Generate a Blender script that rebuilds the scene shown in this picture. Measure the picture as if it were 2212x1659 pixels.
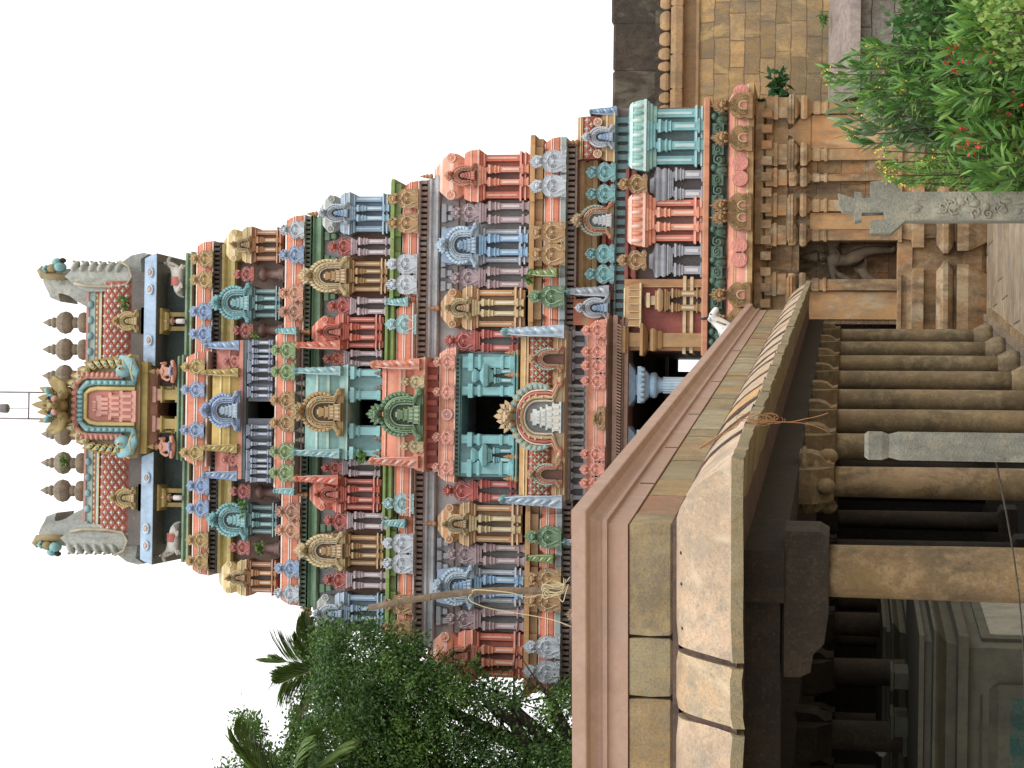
import bpy, math, random
from mathutils import Vector, Matrix, noise
rad = math.radians
SC = bpy.context.scene
for o in list(bpy.data.objects): bpy.data.objects.remove(o)
COL = SC.collection
# ---------------------------------------------------------------- camera (held on its side: world up points to image left)
EYE = Vector((0, 0, 2.95)); F0 = 4300.0
PITCH, YAW, ROLL = rad(9.49), rad(1.0), rad(0.6)
_fh = Vector((math.sin(YAW), math.cos(YAW), 0)); _r = Vector((math.cos(YAW), -math.sin(YAW), 0)); _z = Vector((0, 0, 1))
FW = _fh*math.cos(PITCH) + _z*math.sin(PITCH)
_u = -_fh*math.sin(PITCH) + _z*math.cos(PITCH)
RT = _r*math.cos(ROLL) + _u*math.sin(ROLL)
UP = -_r*math.sin(ROLL) + _u*math.cos(ROLL)
cam = bpy.data.cameras.new('camera'); cam.sensor_fit = 'HORIZONTAL'; cam.sensor_width = 36
cam.lens = 36*F0/2212; cam.clip_end = 3000; cam.clip_start = .1
co = bpy.data.objects.new('camera', cam); COL.objects.link(co)
ax, ay, az = -UP, RT, -FW
co.matrix_world = Matrix(((ax.x, ay.x, az.x, EYE.x), (ax.y, ay.y, az.y, EYE.y), (ax.z, ay.z, az.z, EYE.z), (0, 0, 0, 1)))
SC.camera = co
# ---------------------------------------------------------------- world: bright overcast
w = bpy.data.worlds.new('World'); SC.world = w; w.use_nodes = True
nt = w.node_tree; nt.nodes.clear()
sky = nt.nodes.new('ShaderNodeTexSky'); sky.sky_type = 'NISHITA'; sky.sun_disc = False
SUN_EL, SUN_AZ = rad(58), rad(150)          # azimuth clockwise from +Y
sky.sun_elevation = SUN_EL; sky.sun_rotation = SUN_AZ; sky.air_density = 1.0; sky.dust_density = 4.0; sky.ozone_density = 1.0
hs = nt.nodes.new('ShaderNodeHueSaturation'); hs.inputs['Saturation'].default_value = .10
mx = nt.nodes.new('ShaderNodeMixRGB'); mx.inputs[0].default_value = .8; mx.inputs[2].default_value = (9.9, 9.95, 9.9, 1)
bg = nt.nodes.new('ShaderNodeBackground'); bg.inputs[1].default_value = .13
wo = nt.nodes.new('ShaderNodeOutputWorld')
nt.links.new(sky.outputs[0], hs.inputs['Color']); nt.links.new(hs.outputs[0], mx.inputs[1]); nt.links.new(mx.outputs[0], bg.inputs[0]); nt.links.new(bg.outputs[0], wo.inputs[0])
sl = bpy.data.lights.new('sun', 'SUN'); sl.energy = 1.0; sl.angle = rad(16); sl.color = (1, .965, .91)
so = bpy.data.objects.new('sun', sl); COL.objects.link(so)
sd = Vector((math.sin(SUN_AZ)*math.cos(SUN_EL), math.cos(SUN_AZ)*math.cos(SUN_EL), math.sin(SUN_EL)))
so.rotation_euler = sd.to_track_quat('Z', 'Y').to_euler()
SC.view_settings.view_transform = 'Standard'; SC.view_settings.look = 'None'; SC.view_settings.gamma = 1; SC.view_settings.exposure = 0.36

def P(v, y, Y):
    """point at world depth Y seen at (v down, y left) of the upright picture"""
    r = FW*F0 + RT*(829.5-y) + UP*(1106-v)
    return EYE + r*(Y/r.y)
# ---------------------------------------------------------------- materials
MC = {}
def lin(c): return tuple(((x/255)/12.92 if x/255 <= .04045 else ((x/255+.055)/1.055)**2.4) for x in c)
class NT:
    def __init__(s, name):
        s.m = bpy.data.materials.new(name); s.m.use_nodes = True; s.t = s.m.node_tree; s.n = s.t.nodes
        s.b = s.n['Principled BSDF']
    def add(s, k, **kw):
        n = s.n.new(k)
        for a, b in kw.items(): setattr(n, a, b)
        return n
    def l(s, a, b): s.t.links.new(a, b)
    def noise(s, sc, det=4, vec=None, rough=.6, dist=0):
        n = s.add('ShaderNodeTexNoise'); n.inputs['Scale'].default_value = sc; n.inputs['Detail'].default_value = det
        n.inputs['Roughness'].default_value = rough; n.inputs['Distortion'].default_value = dist
        if vec: s.l(vec, n.inputs['Vector'])
        return n.outputs['Fac']
    def ramp(s, f, a, b, ca=(0, 0, 0), cb=(1, 1, 1)):
        n = s.add('ShaderNodeValToRGB'); e = n.color_ramp.elements
        e[0].position = a; e[1].position = b; e[0].color = (*ca, 1); e[1].color = (*cb, 1); s.l(f, n.inputs[0]); return n.outputs[0]
    def mix(s, f, a, b, mode='MIX'):
        n = s.add('ShaderNodeMixRGB', blend_type=mode)
        for i, q in enumerate((f, a, b)):
            if isinstance(q, (int, float)): n.inputs[i].default_value = q
            elif isinstance(q, tuple): n.inputs[i].default_value = (*q, 1)
            else: s.l(q, n.inputs[i])
        return n.outputs[0]
    def math(s, op, a, b=0.0):
        n = s.add('ShaderNodeMath', operation=op)
        for i, q in enumerate((a, b)):
            if isinstance(q, (int, float)): n.inputs[i].default_value = q
            else: s.l(q, n.inputs[i])
        return n.outputs[0]
    def coords(s, scale=(1, 1, 1), rand=True, kind='Object', rot=(0, 0, 0)):
        t = s.add('ShaderNodeTexCoord'); m = s.add('ShaderNodeMapping'); m.inputs['Scale'].default_value = scale; m.inputs['Rotation'].default_value = rot
        s.l(t.outputs[kind], m.inputs[0])
        if rand:
            oi = s.add('ShaderNodeObjectInfo'); k = s.math('MULTIPLY', oi.outputs['Random'], 37.0); c = s.add('ShaderNodeCombineXYZ')
            for i in range(3): s.l(k, c.inputs[i])
            s.l(c.outputs[0], m.inputs['Location'])
        return m.outputs[0]
    def bump(s, h, st=.3, d=.02):
        n = s.add('ShaderNodeBump'); n.inputs['Strength'].default_value = st; n.inputs['Distance'].default_value = d
        s.l(h, n.inputs['Height']); s.l(n.outputs[0], s.b.inputs['Normal'])
def paint(c, rough=.55, grime=.5, var=.22):
    """weathered paint on plaster"""
    k = ('p', c, rough, grime, var)
    if k in MC: return MC[k]
    t = NT('painted_plaster'); L = lin(c); mL = sum(L)/3; L = tuple(x*.82+mL*.18+.012 for x in L)
    g = t.coords(kind='Object')
    n1 = t.noise(2.3, 5, g); n2 = t.noise(26, 3, g)
    st = t.add('ShaderNodeMapping'); st.inputs['Scale'].default_value = (7, 7, .9); t.l(g, st.inputs[0])
    n3 = t.noise(1.0, 5, st.outputs[0], .65)
    a = tuple(x*(1-var) for x in L); b = tuple(min(.85, x*(1+var*.8)+.01) for x in L)
    c1 = t.mix(t.ramp(n1, .3, .7), a, b)
    pale = tuple(min(.8, x*.75+.11) for x in L)
    c2 = t.mix(t.math('MULTIPLY', t.ramp(n2, .5, .66), .35), c1, pale)
    gr = t.math('MULTIPLY', t.ramp(n3, .5, .78), grime)
    n4 = t.noise(7.5, 6, g, .75); c2 = t.mix(t.math('MULTIPLY', t.ramp(n4, .58, .66), .45), c2, tuple(x*.35+.16 for x in L))
    n5 = t.noise(4.2, 6, g, .8, 1.0); c2 = t.mix(t.math('MULTIPLY', t.ramp(n5, .6, .68), grime*.9), c2, (.055, .05, .042))
    c3 = t.mix(gr, c2, tuple(x*.28+.02 for x in L))
    t.l(c3, t.b.inputs['Base Color']); t.b.inputs['Roughness'].default_value = rough
    t.bump(t.math('ADD', n1, t.math('MULTIPLY', n2, .5)), .35, .015)
    MC[k] = t.m; return t.m
def stone(name, cols, sc=1.0, bricks=None, rough=.85, bump=.5, mortar=(60, 48, 38), stain=.5, axes=(1, 1, 1), plane='XZ', msize=.012, grain=.5, wash=None, dist=.1):
    """rough dressed stone; bricks = (course height, block length)"""
    k = ('s', name)
    if k in MC: return MC[k]
    t = NT(name); g = t.coords(rand=bricks is None)
    n1 = t.noise(.55*sc, 6, g, .62, .6); n2 = t.noise(5*sc, 6, g, .7); n3 = t.noise(38*sc, 4, g, .7)
    A, B, C3 = [lin(c) for c in cols]
    gm = (A[0]+A[1]+A[2])/3; dkc = tuple((x*.4+gm*.6)*.34 for x in A)
    c = t.mix(t.ramp(n1, .42, .58), A, B); c = t.mix(t.math('MULTIPLY', t.ramp(n2, .47, .6), .75), c, C3)
    c = t.mix(t.math('MULTIPLY', t.ramp(n3, .5, .64), grain), c, dkc)
    n5 = t.noise(23*sc, 3, g, .7); c = t.mix(t.math('MULTIPLY', t.ramp(n5, .56, .66), grain*.8), c, tuple(min(.8, x*1.25+.05) for x in B))
    n6 = t.noise(1.9*sc, 5, g, .75, 1.5); c = t.mix(t.math('MULTIPLY', t.ramp(n6, .54, .66), .35), c, tuple((x+gm)*.5*.8 for x in C3))
    h = t.math('ADD', t.math('MULTIPLY', n2, .6), t.math('MULTIPLY', n3, .35))
    if bricks:
        sp = t.add('ShaderNodeSeparateXYZ'); t.l(g, sp.inputs[0]); cb = t.add('ShaderNodeCombineXYZ')
        t.l(sp.outputs[plane[0]], cb.inputs[0]); t.l(sp.outputs[plane[1]], cb.inputs[1])
        ad = t.add('ShaderNodeVectorMath', operation='ADD'); t.l(cb.outputs[0], ad.inputs[0])
        nv = t.add('ShaderNodeTexNoise'); nv.inputs['Scale'].default_value = 2.2; t.l(g, nv.inputs['Vector'])
        sc2 = t.add('ShaderNodeVectorMath', operation='SCALE'); sc2.inputs['Scale'].default_value = dist; t.l(nv.outputs['Color'], sc2.inputs[0]); t.l(sc2.outputs[0], ad.inputs[1])
        br = t.add('ShaderNodeTexBrick'); br.inputs['Scale'].default_value = 1; br.inputs['Row Height'].default_value = bricks[0]; br.inputs['Brick Width'].default_value = bricks[1]
        br.inputs['Mortar Size'].default_value = msize; br.inputs['Mortar Smooth'].default_value = .3; br.inputs['Bias'].default_value = 0
        br.inputs['Color1'].default_value = (.62, .62, .62, 1); br.inputs['Color2'].default_value = (1.25, 1.15, 1.0, 1); br.inputs['Mortar'].default_value = (1, 1, 1, 1)
        br.offset = .43; br.squash = .75; br.squash_frequency = 3
        t.l(ad.outputs[0], br.inputs['Vector'])
        c = t.mix(.85, c, br.outputs['Color'], 'MULTIPLY'); c = t.mix(br.outputs['Fac'], c, lin(mortar))
        h = t.math('SUBTRACT', h, t.math('MULTIPLY', br.outputs['Fac'], 1.2))
    for i_, (wc, amt) in enumerate(wash or ()):            # old limewash and ochre left in ragged patches
        wm = t.add('ShaderNodeMapping'); wm.inputs['Location'].default_value = (7.3*i_+3, 2.1*i_, 5.7*i_); wm.inputs['Scale'].default_value = (1.1, 1.1, .7); t.l(g, wm.inputs[0])
        nw = t.noise(.9, 8, wm.outputs[0], .72, .8); c = t.mix(t.math('MULTIPLY', t.ramp(nw, .53, .6), amt), c, lin(wc))
    st = t.add('ShaderNodeMapping'); st.inputs['Scale'].default_value = (2.2, 2.2, .5); t.l(g, st.inputs[0])
    n4 = t.noise(1.3, 6, st.outputs[0], .7)
    c = t.mix(t.math('MULTIPLY', t.ramp(n4, .48, .68), stain), c, tuple((x*.5+gm*.5)*.25 for x in A))
    t.l(c, t.b.inputs['Base Color']); t.b.inputs['Roughness'].default_value = rough
    t.bump(h, bump, .03); MC[k] = t.m; return t.m
def leafmat(name, c1, c2, rough=.5, tr=.25):
    if name in MC: return MC[name]
    t = NT(name); g = t.coords(); n = t.noise(.9, 4, g); n2 = t.noise(14, 2, g)
    c = t.mix(t.ramp(n, .35, .65), lin(c1), lin(c2)); c = t.mix(t.math('MULTIPLY', n2, .5), c, tuple(x*1.5 for x in lin(c2)))
    t.l(c, t.b.inputs['Base Color']); t.b.inputs['Roughness'].default_value = rough
    tl = t.add('ShaderNodeBsdfTranslucent'); t.l(c, tl.inputs['Color']); mxs = t.add('ShaderNodeMixShader'); mxs.inputs[0].default_value = tr
    out = t.n['Material Output']; t.l(t.b.outputs[0], mxs.inputs[1]); t.l(tl.outputs[0], mxs.inputs[2]); t.l(mxs.outputs[0], out.inputs[0])
    MC[name] = t.m; return t.m
# ---------------------------------------------------------------- mesh builder
class MB:
    def __init__(s): s.v = []; s.f = []; s.m = []; s.s = []
    def add(s, vs, fs, m=0, sm=False):
        b = len(s.v); s.v += [tuple(p) for p in vs]
        for i, f in enumerate(fs):
            s.f.append(tuple(b+k for k in f)); s.m.append(m[i] if isinstance(m, list) else m); s.s.append(sm)
    def loft(s, rect, prof, m=0, ms=None, sm=False):
        """stack of rectangles: prof = [(outward offset, z)] bottom to top; ms = material per step"""
        x0, x1, y0, y1 = rect; vs = []; fs = []; mm = []
        for o, z in prof: vs += [(x0-o, y0-o, z), (x1+o, y0-o, z), (x1+o, y1+o, z), (x0-o, y1+o, z)]
        n = len(prof)
        for i in range(n-1):
            for k in range(4):
                a = 4*i+k; b = 4*i+(k+1) % 4; fs.append((a, b, b+4, a+4)); mm.append(ms[i] if ms else m)
        fs.append((3, 2, 1, 0)); mm.append(ms[0] if ms else m); t = 4*(n-1); fs.append((t, t+1, t+2, t+3)); mm.append(ms[-1] if ms else m)
        s.add(vs, fs, mm, sm)
    def box(s, x0, x1, y0, y1, z0, z1, m=0): s.loft((x0, x1, y0, y1), [(0, z0), (0, z1)], m)
    def cbox(s, c, d, m=0, R=None):
        vs = [Vector((i*d[0]/2, j*d[1]/2, k*d[2]/2)) for k in (-1, 1) for i, j in ((-1, -1), (1, -1), (1, 1), (-1, 1))]
        if R: vs = [R @ q for q in vs]
        s.add([q+Vector(c) for q in vs], [(3, 2, 1, 0), (4, 5, 6, 7), (0, 1, 5, 4), (1, 2, 6, 5), (2, 3, 7, 6), (3, 0, 4, 7)], m)
    def prism(s, pts, y0, y1, m=0, bev=0):
        """polygon in the XZ plane (counter-clockwise seen from -Y) extruded in Y"""
        n = len(pts); fr = [(x, y0, z) for x, z in pts]; bk = [(x, y1, z) for x, z in pts]
        s.add(fr+bk, [tuple(range(n)), tuple(range(2*n-1, n-1, -1))]+[(i, n+i, n+(i+1) % n, (i+1) % n) for i in range(n)], m)
    def sweepx(s, prof, x0, x1, m=0, sm=False, ms=None):
        n = len(prof); vs = [(x0, y, z) for y, z in prof]+[(x1, y, z) for y, z in prof]
        fs = [(i, (i+1) % n, n+(i+1) % n, n+i) for i in range(n)]
        s.add(vs, fs, (ms if ms else m), sm); s.add(vs, [tuple(range(n-1, -1, -1)), tuple(range(n, 2*n))], 0)
    def lathe(s, c, prof, n=12, m=0, sm=True, sx=1, sy=1):
        vs = []; fs = []
        for r, z in prof:
            for k in range(n): a = 2*math.pi*k/n; vs.append((c[0]+r*sx*math.cos(a), c[1]+r*sy*math.sin(a), c[2]+z))
        for i in range(len(prof)-1):
            for k in range(n): a = i*n+k; b = i*n+(k+1) % n; fs.append((a, b, b+n, a+n))
        fs.append(tuple(range(n-1, -1, -1))); fs.append(tuple((len(prof)-1)*n+k for k in range(n)))
        s.add(vs, fs, m, sm)
    def ball(s, c, r, m=0, n=8, k=5, R=None):
        if isinstance(r, (int, float)): r = (r, r, r)
        vs = [Vector((0, 0, -r[2]))]; c = Vector(c)
        for i in range(1, k):
            t = math.pi*i/k
            for j in range(n): a = 2*math.pi*j/n; vs.append(Vector((r[0]*math.sin(t)*math.cos(a), r[1]*math.sin(t)*math.sin(a), -r[2]*math.cos(t))))
        vs.append(Vector((0, 0, r[2])))
        if R: vs = [R @ q for q in vs]
        fs = [(0, 1+(j+1) % n, 1+j) for j in range(n)]
        for i in range(k-2):
            for j in range(n): a = 1+i*n+j; b = 1+i*n+(j+1) % n; fs.append((a, b, b+n, a+n))
        e = len(vs)-1; q = 1+(k-2)*n; fs += [(q+j, q+(j+1) % n, e) for j in range(n)]
        s.add([q+c for q in vs], fs, m, True)
    def tube(s, path, r, n=6, m=0, flat=1.0):
        path = [Vector(p) for p in path]; N = len(path); vs = []; fs = []
        up = Vector((0, 1, 0))
        for i, p in enumerate(path):
            d = (path[min(i+1, N-1)]-path[max(i-1, 0)]).normalized()
            if abs(d.dot(up)) > .95: up = Vector((1, 0, 0)) if abs(d.x) < .9 else Vector((0, 0, 1))
            a = d.cross(up).normalized(); b = a.cross(d).normalized(); rr = r[i] if isinstance(r, (list, tuple)) else r
            for k in range(n): t = 2*math.pi*k/n; vs.append(p+a*(rr*math.cos(t))+b*(rr*flat*math.sin(t)))
        for i in range(N-1):
            for k in range(n): q = i*n+k; q2 = i*n+(k+1) % n; fs.append((q, q2, q2+n, q+n))
        fs.append(tuple(range(n-1, -1, -1))); fs.append(tuple((N-1)*n+k for k in range(n)))
        s.add(vs, fs, m, True)
    def mesh(s, name, mats):
        me = bpy.data.meshes.new(name); me.from_pydata(s.v, [], s.f)
        for mt in mats: me.materials.append(mt)
        me.polygons.foreach_set('material_index', s.m); me.polygons.foreach_set('use_smooth', s.s)
        me.update(); return me
def link(name, data, parent=None, loc=(0, 0, 0), scale=(1, 1, 1), rot=(0, 0, 0), world=False):
    o = bpy.data.objects.new(name, data); COL.objects.link(o); o.location = loc; o.scale = scale; o.rotation_euler = rot
    if parent:
        o.parent = parent
        if world: o.location = Vector(loc)-chain(parent)
    return o
def chain(p):
    q = Vector((0, 0, 0))
    while p: q += Vector(p.location); p = p.parent
    return q
def part(name, mb, mats, parent, loc=(0, 0, 0), **k):
    """mesh given in world axes around loc, hung under parent"""
    if not isinstance(mats, (list, tuple)): mats = [mats]
    return link(name, mb.mesh(name, mats), parent, loc, world=True, **k)
def tag(o, label=None, cat=None, group=None, kind=None):
    for a, b in (('label', label), ('category', cat), ('group', group), ('kind', kind)):
        if b: o[a] = b
    return o
def thing(name, label, cat, loc=(0, 0, 0), rz=0, group=None):
    o = link(name, None, None, loc, rot=(0, 0, rz)); o.empty_display_size = .2; return tag(o, label, cat, group)
def solo(name, mb, mats, label=None, cat=None, group=None, kind=None, loc=(0, 0, 0)):
    if not isinstance(mats, (list, tuple)): mats = [mats]
    return tag(link(name, mb.mesh(name, mats), None, loc), label, cat, group, kind)
def rot_to(d):  # matrix taking +Z to d
    return Vector(d).to_track_quat('Z', 'Y').to_matrix()
# ================================================================ GATE TOWER
random.seed(5)
def cx(v): return 880+(v-150)*.019
def Zt(v, Y): return P(v, cx(v), Y).z
def Xt(v, y, Y): return P(v, y, Y).x
def mir(y, v, s): return y if s == 0 else 2*cx(v)-y
ORANGE, SALMON, PINKO = (210, 108, 56), (228, 142, 104), (206, 134, 108)
TEAL, TEALD, BLUE, GREYB = (104, 172, 178), (62, 108, 112), (120, 160, 200), (146, 156, 172)
WHT, PALEB, GOLD, GOLDD, YEL, BEIGE = (178, 188, 200), (160, 186, 208), (170, 126, 62), (150, 112, 50), (188, 160, 72), (196, 172, 118)
GREEN, GREENL, GREEND, LILAC, RED, BROWN, REDB = (86, 128, 84), (112, 142, 58), (62, 88, 66), (168, 142, 150), (190, 80, 52), (112, 78, 62), (142, 62, 40)
PEACH, OCHRE, CREAM, GREYW, DARKT = (206, 142, 104), (176, 118, 52), (206, 184, 140), (194, 192, 194), (34, 62, 60)
PW = paint((215, 196, 184), .5, .35, .12)
def pale(c): return tuple(int(x+(236-x)*.5) for x in c)
DK = paint((22, 21, 20), .9, .3)  # near-black; in doorway chambers and the passage it paints in the darkness
gop = thing('temple_gate_tower', 'tall stepped temple gate tower crowded with painted orange, teal, blue and gold pavilions and arches', 'temple tower', (Xt(2085, 900, 45), 45, 0))
def ins(name, me, par, v0, v1, y0, y1, Y, d, flip=False):
    """a copy of a unit mesh (1 wide, 1 high, base at its origin, facing the viewer) fitted to v0..v1, y0..y1 at depth Y"""
    vm = (v0+v1)/2; xa, xb = Xt(vm, y1, Y), Xt(vm, y0, Y); z0, z1 = Zt(v1, Y), Zt(v0, Y)
    sx = (xb-xa)*(-1 if flip else 1)
    return link(name, me, par, ((xa+xb)/2, Y, z0), (sx, d, z1-z0), world=True)
def rb(v0, v1, y0, y1, Y):
    vm = (v0+v1)/2; return Xt(vm, y1, Y), Xt(vm, y0, Y), Zt(v1, Y), Zt(v0, Y)
# ---- unit meshes, one per colour
UC = {}
def cached(f):
    def g(*a):
        k = (f.__name__,)+a
        if k not in UC: UC[k] = f(*a)
        return UC[k]
    return g
def arc(cx_, cz, r, a0, a1, n, rz=None, y=0):
    rz = rz or r
    return [(cx_+r*math.cos(rad(a0+(a1-a0)*i/n)), y, cz+rz*math.sin(rad(a0+(a1-a0)*i/n))) for i in range(n+1)]
def spiral(x, z, r, d, y, turns=1.4, a0=0, n=9):
    return [(x+d*r*(1-i/n*.85)*math.cos(a0+turns*2*math.pi*i/n), y, z+r*(1-i/n*.85)*math.sin(a0+turns*2*math.pi*i/n)) for i in range(n+1)]
def lionface(b, z0, w, h, m0=0, m1=1):
    """crowned lion mask: flame crest, bulging eyes, muzzle"""
    for k in range(7):
        a = rad(-5+k*95/3.3); 
    for k, a in enumerate((5, 34, 62, 90, 118, 146, 175)):
        q = Vector((math.cos(rad(a)), 0, math.sin(rad(a)))); L = h*(.36 if k != 3 else .5)
        leafp(b, q.x*w*.27, z0+h*.42+q.z*h*.2, q, w*.13, L, -.5, -.2, m0, 0 if k == 3 else (1 if q.x < 0 else -1)); b.ball((q.x*w*.36, -.55, z0+h*.42+q.z*h*.36), (w*.04, .1, h*.05), m1, 5, 3)
    b.ball((0, -.55, z0+h*.38), (w*.27, .5, h*.26), m0, 8, 5)
    for s in (-1, 1):
        b.ball((s*w*.13, -.95, z0+h*.45), (w*.075, .25, h*.07), m1, 6, 4); b.ball((s*w*.28, -.75, z0+h*.17), (w*.12, .35, h*.09), m0, 6, 4); b.tube(spiral(s*w*.3, z0+h*.16, w*.12, s, -.95, 1.1, 0, 6), w*.025, 4, m1, 3)
    b.ball((0, -1.15, z0+h*.27), (w*.1, .35, h*.1), m0, 6, 4)
def leafp(b, x, z, q, w, L, y0, y1, m, curl=0):
    s = Vector((q.z, 0, -q.x)); o = [(0, 0), (.55, .12), (1, .42), (.75+curl*.3, .74), (.12+curl*.9, 1.06), (-.45+curl*.5, .78), (-.9, .42), (-.55, .1)]
    pts = [(x+s.x*u*w+q.x*v*L, z+s.z*u*w+q.z*v*L) for u, v in o]; ar_ = sum(pts[i-1][0]*pts[i][1]-pts[i][0]*pts[i-1][1] for i in range(len(pts)))
    b.prism(pts if ar_ > 0 else pts[::-1], y0, y1, m)
@cached
def kudu(c, style=0):
    """small horseshoe ornament with a lion mask on top"""
    b = MB()
    half = [(.20, .0), (.40, .0), (.50, .05), (.47, .13), (.38, .17), (.37, .22), (.47, .31), (.49, .42), (.42, .53), (.28, .60), (.15, .64), (.12, .70)] if style == 0 else \
           [(.20, .0), (.50, .0), (.49, .10), (.44, .16), (.50, .25), (.50, .45), (.44, .56), (.30, .63), (.16, .67), (.12, .72)]
    pts = [(x, z) for x, z in half]+[(-x, z) for x, z in reversed(half)]
    b.prism(pts, -.55, 0)
    edge = [Vector((x*.97, -.58, z)) for x, z in half]
    for s in (-1, 1):                                  # beaded rim
        for i in range(len(edge)-1):
            n = max(1, int((edge[i+1]-edge[i]).length/.055))
            for k in range(n):
                p = edge[i].lerp(edge[i+1], k/n); b.ball((s*p.x, p.y, p.z), (.022, .2, .016), 1, 5, 3)
        b.tube([(s*x, -.62, z) for x, z in ((.16, .04), (.2, .16), (.3, .26), (.33, .40), (.22, .50), (0, .55))], .022, 5, 1, 5)
        b.tube(spiral(s*.36, .075, .065, s, -.62, 1.3), .016, 5, 1, 7)
        b.tube(spiral(s*.19, .36, .09, s, -.62, 1.5), .018, 5, 0, 9)
        b.ball((s*.4, -.5, .43), (.05, .3, .04), 1, 6, 4)
    b.ball((0, -.5, .56), (.13, .35, .07), 0, 8, 4); b.ball((0, -.7, .36), (.05, .3, .04), 1, 6, 4)
    b.box(-.07, .07, -.5, .02, 0, .3, 2)
    b.box(-.2, .2, -.53, -.02, 0, .03, 1)
    lionface(b, .64, .62, .38)
    b.v = [(x, y*.5 if y < 0 else y, z) for x, y, z in b.v]
    return b.mesh('ornament', [paint(c), paint(pale(c), .5, .3, .12), paint(tuple(int(x*.45) for x in c), .8)])
@cached
def arch(c, c2, c3, shrine, c4=None):
    """large horseshoe arch: nested ridges, fringe of leaves, feet curling out, lion mask, little tiered shrine inside"""
    b = MB(); C = (0, .40)
    def path(r, dy, foot=1):
        l = []
        L = [(.47, .02), (.50, .06), (.46, .1), (.36, .06), (.28, .08), (r*.86, .16)]
        L = [(.30+r*.55-.02, .035), (.24+r*.62, .09), (r*.98, .17), (r*1.03, .27)]
        l = [(x, dy, z) for x, z in L]+arc(0, C[1], r, -5, 90, 8, r*.95, dy)[1:]
        return l+[(-x, y, z) for x, y, z in reversed(l[:-1])]
    pl = [(x, z) for x, y, z in path(.36, 0)]
    b.prism(list(reversed(pl))[::-1], -.25, 0, 0)
    inn = [(.19, 0.0)]+[(x, z) for x, y, z in arc(0, .38, .19, 0, 180, 10, .21)]+[(-.19, 0.0)]
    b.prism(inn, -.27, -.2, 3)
    for r, m, t, y in ((.20, 1, .016, -.36), (.245, 0, .028, -.40), (.29, 2, .022, -.42), (.325, 1, .013, -.38)):
        b.tube(path(r, y), t, 5, m, 5)
    for k in range(11):                                # studs along the band
        a = rad(-20+k*22); b.ball((.268*math.cos(a), -.52, C[1]+.255*math.sin(a)), (.016, .1, .016), 1, 5, 3)
    for k in range(19):                                # leaves
        a = -28+k*236/18
        if 80 < a < 100: continue
        q = Vector((math.cos(rad(a)), 0, math.sin(rad(a)))); t = Vector((q.x*.8, 0, q.z+.85)).normalized()
        cu = 1 if q.x < 0 else -1; bx_, bz_ = q.x*.345, C[1]+q.z*.325
        leafp(b, bx_, bz_, t, .052, .12, -.36+.03*(k % 2), -.1, 0, cu*.5); leafp(b, bx_+t.x*.02, bz_+t.z*.02, t, .03, .08, -.44, -.3, 5, cu*.5); b.ball((bx_+t.x*.05, -.44, bz_+t.z*.05), (.010, .06, .010), 1, 5, 3)
    for s in (-1, 1):
        b.tube(spiral(s*.42, .055, .06, s, -.42, 1.3), .02, 5, 2, 6); b.ball((s*.45, -.3, .06), (.06, .3, .055), 0, 7, 4)
    b.box(-.5, .5, -.22, 0, 0, .035, 0)
    if shrine:
        z = .04
        for i, (w, h) in enumerate(((.38, .03), (.33, .075), (.36, .03), (.27, .065), (.31, .03), (.21, .055), (.25, .03), (.16, .05), (.2, .06), (.1, .03))):
            b.box(-w/2, w/2, -.42, -.2, z, z+h, 4 if i % 2 == 0 else 1); 
            if i in (1, 3, 5, 7):
                for q in (-.38, -.13, .13, .38): b.box(w*q-.018, w*q+.018, -.46, -.2, z, z+h, 4)
            z += h
    lionface(b, .70, .34, .30)
    b.v = [(x, y*.8 if y < 0 else y, z) for x, y, z in b.v]
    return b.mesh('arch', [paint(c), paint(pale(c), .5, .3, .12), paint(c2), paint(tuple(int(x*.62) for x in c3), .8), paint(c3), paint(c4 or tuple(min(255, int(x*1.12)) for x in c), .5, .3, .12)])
@cached
def twin(c, c2, n=2):
    """pair of slender pilasters with stepped capitals, standing on blocks"""
    b = MB(); b.box(-.44, .44, -.06, 0, 0, .98, 1)
    for s in ((-1, 1) if n == 2 else (0,)):
        q = s*.29
        b.loft((q-.15, q+.15, -.34, 0), [(.0, 0), (.05, .0), (.05, .03), (.0, .04), (0, .10), (.07, .11), (.07, .14), (.0, .15)], 0)
        b.box(q-.12, q+.12, -.28, 0, .15, .58, 0); b.box(q-.05, q+.05, -.31, 0, .2, .53, 2)
        b.loft((q-.12, q+.12, -.28, 0), [(.0, .58), (.05, .60), (.02, .62), (.02, .64), (.08, .67), (.03, .70), (.03, .71)], 0)
        b.loft((q-.15, q+.15, -.32, 0), [(-.02, .71), (.02, .74), (.02, .76)], 0)
        b.box(q-.2, q+.2, -.42, 0, .76, .82, 0); b.box(q-.2, q+.2, -.43, 0, .775, .79, 2)
        b.box(q-.1, q+.1, -.3, 0, .82, .86, 0)
    b.loft((-.36, .36, -.34, 0), [(0, .86), (0, .9), (.05, .91), (.05, .95), (.1, .96), (.1, 1.0)], 0)
    return b.mesh('pilaster', [paint(c), paint(tuple(int(x*.45) for x in c2)), paint(pale(c), .5, .3, .12)])
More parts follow.
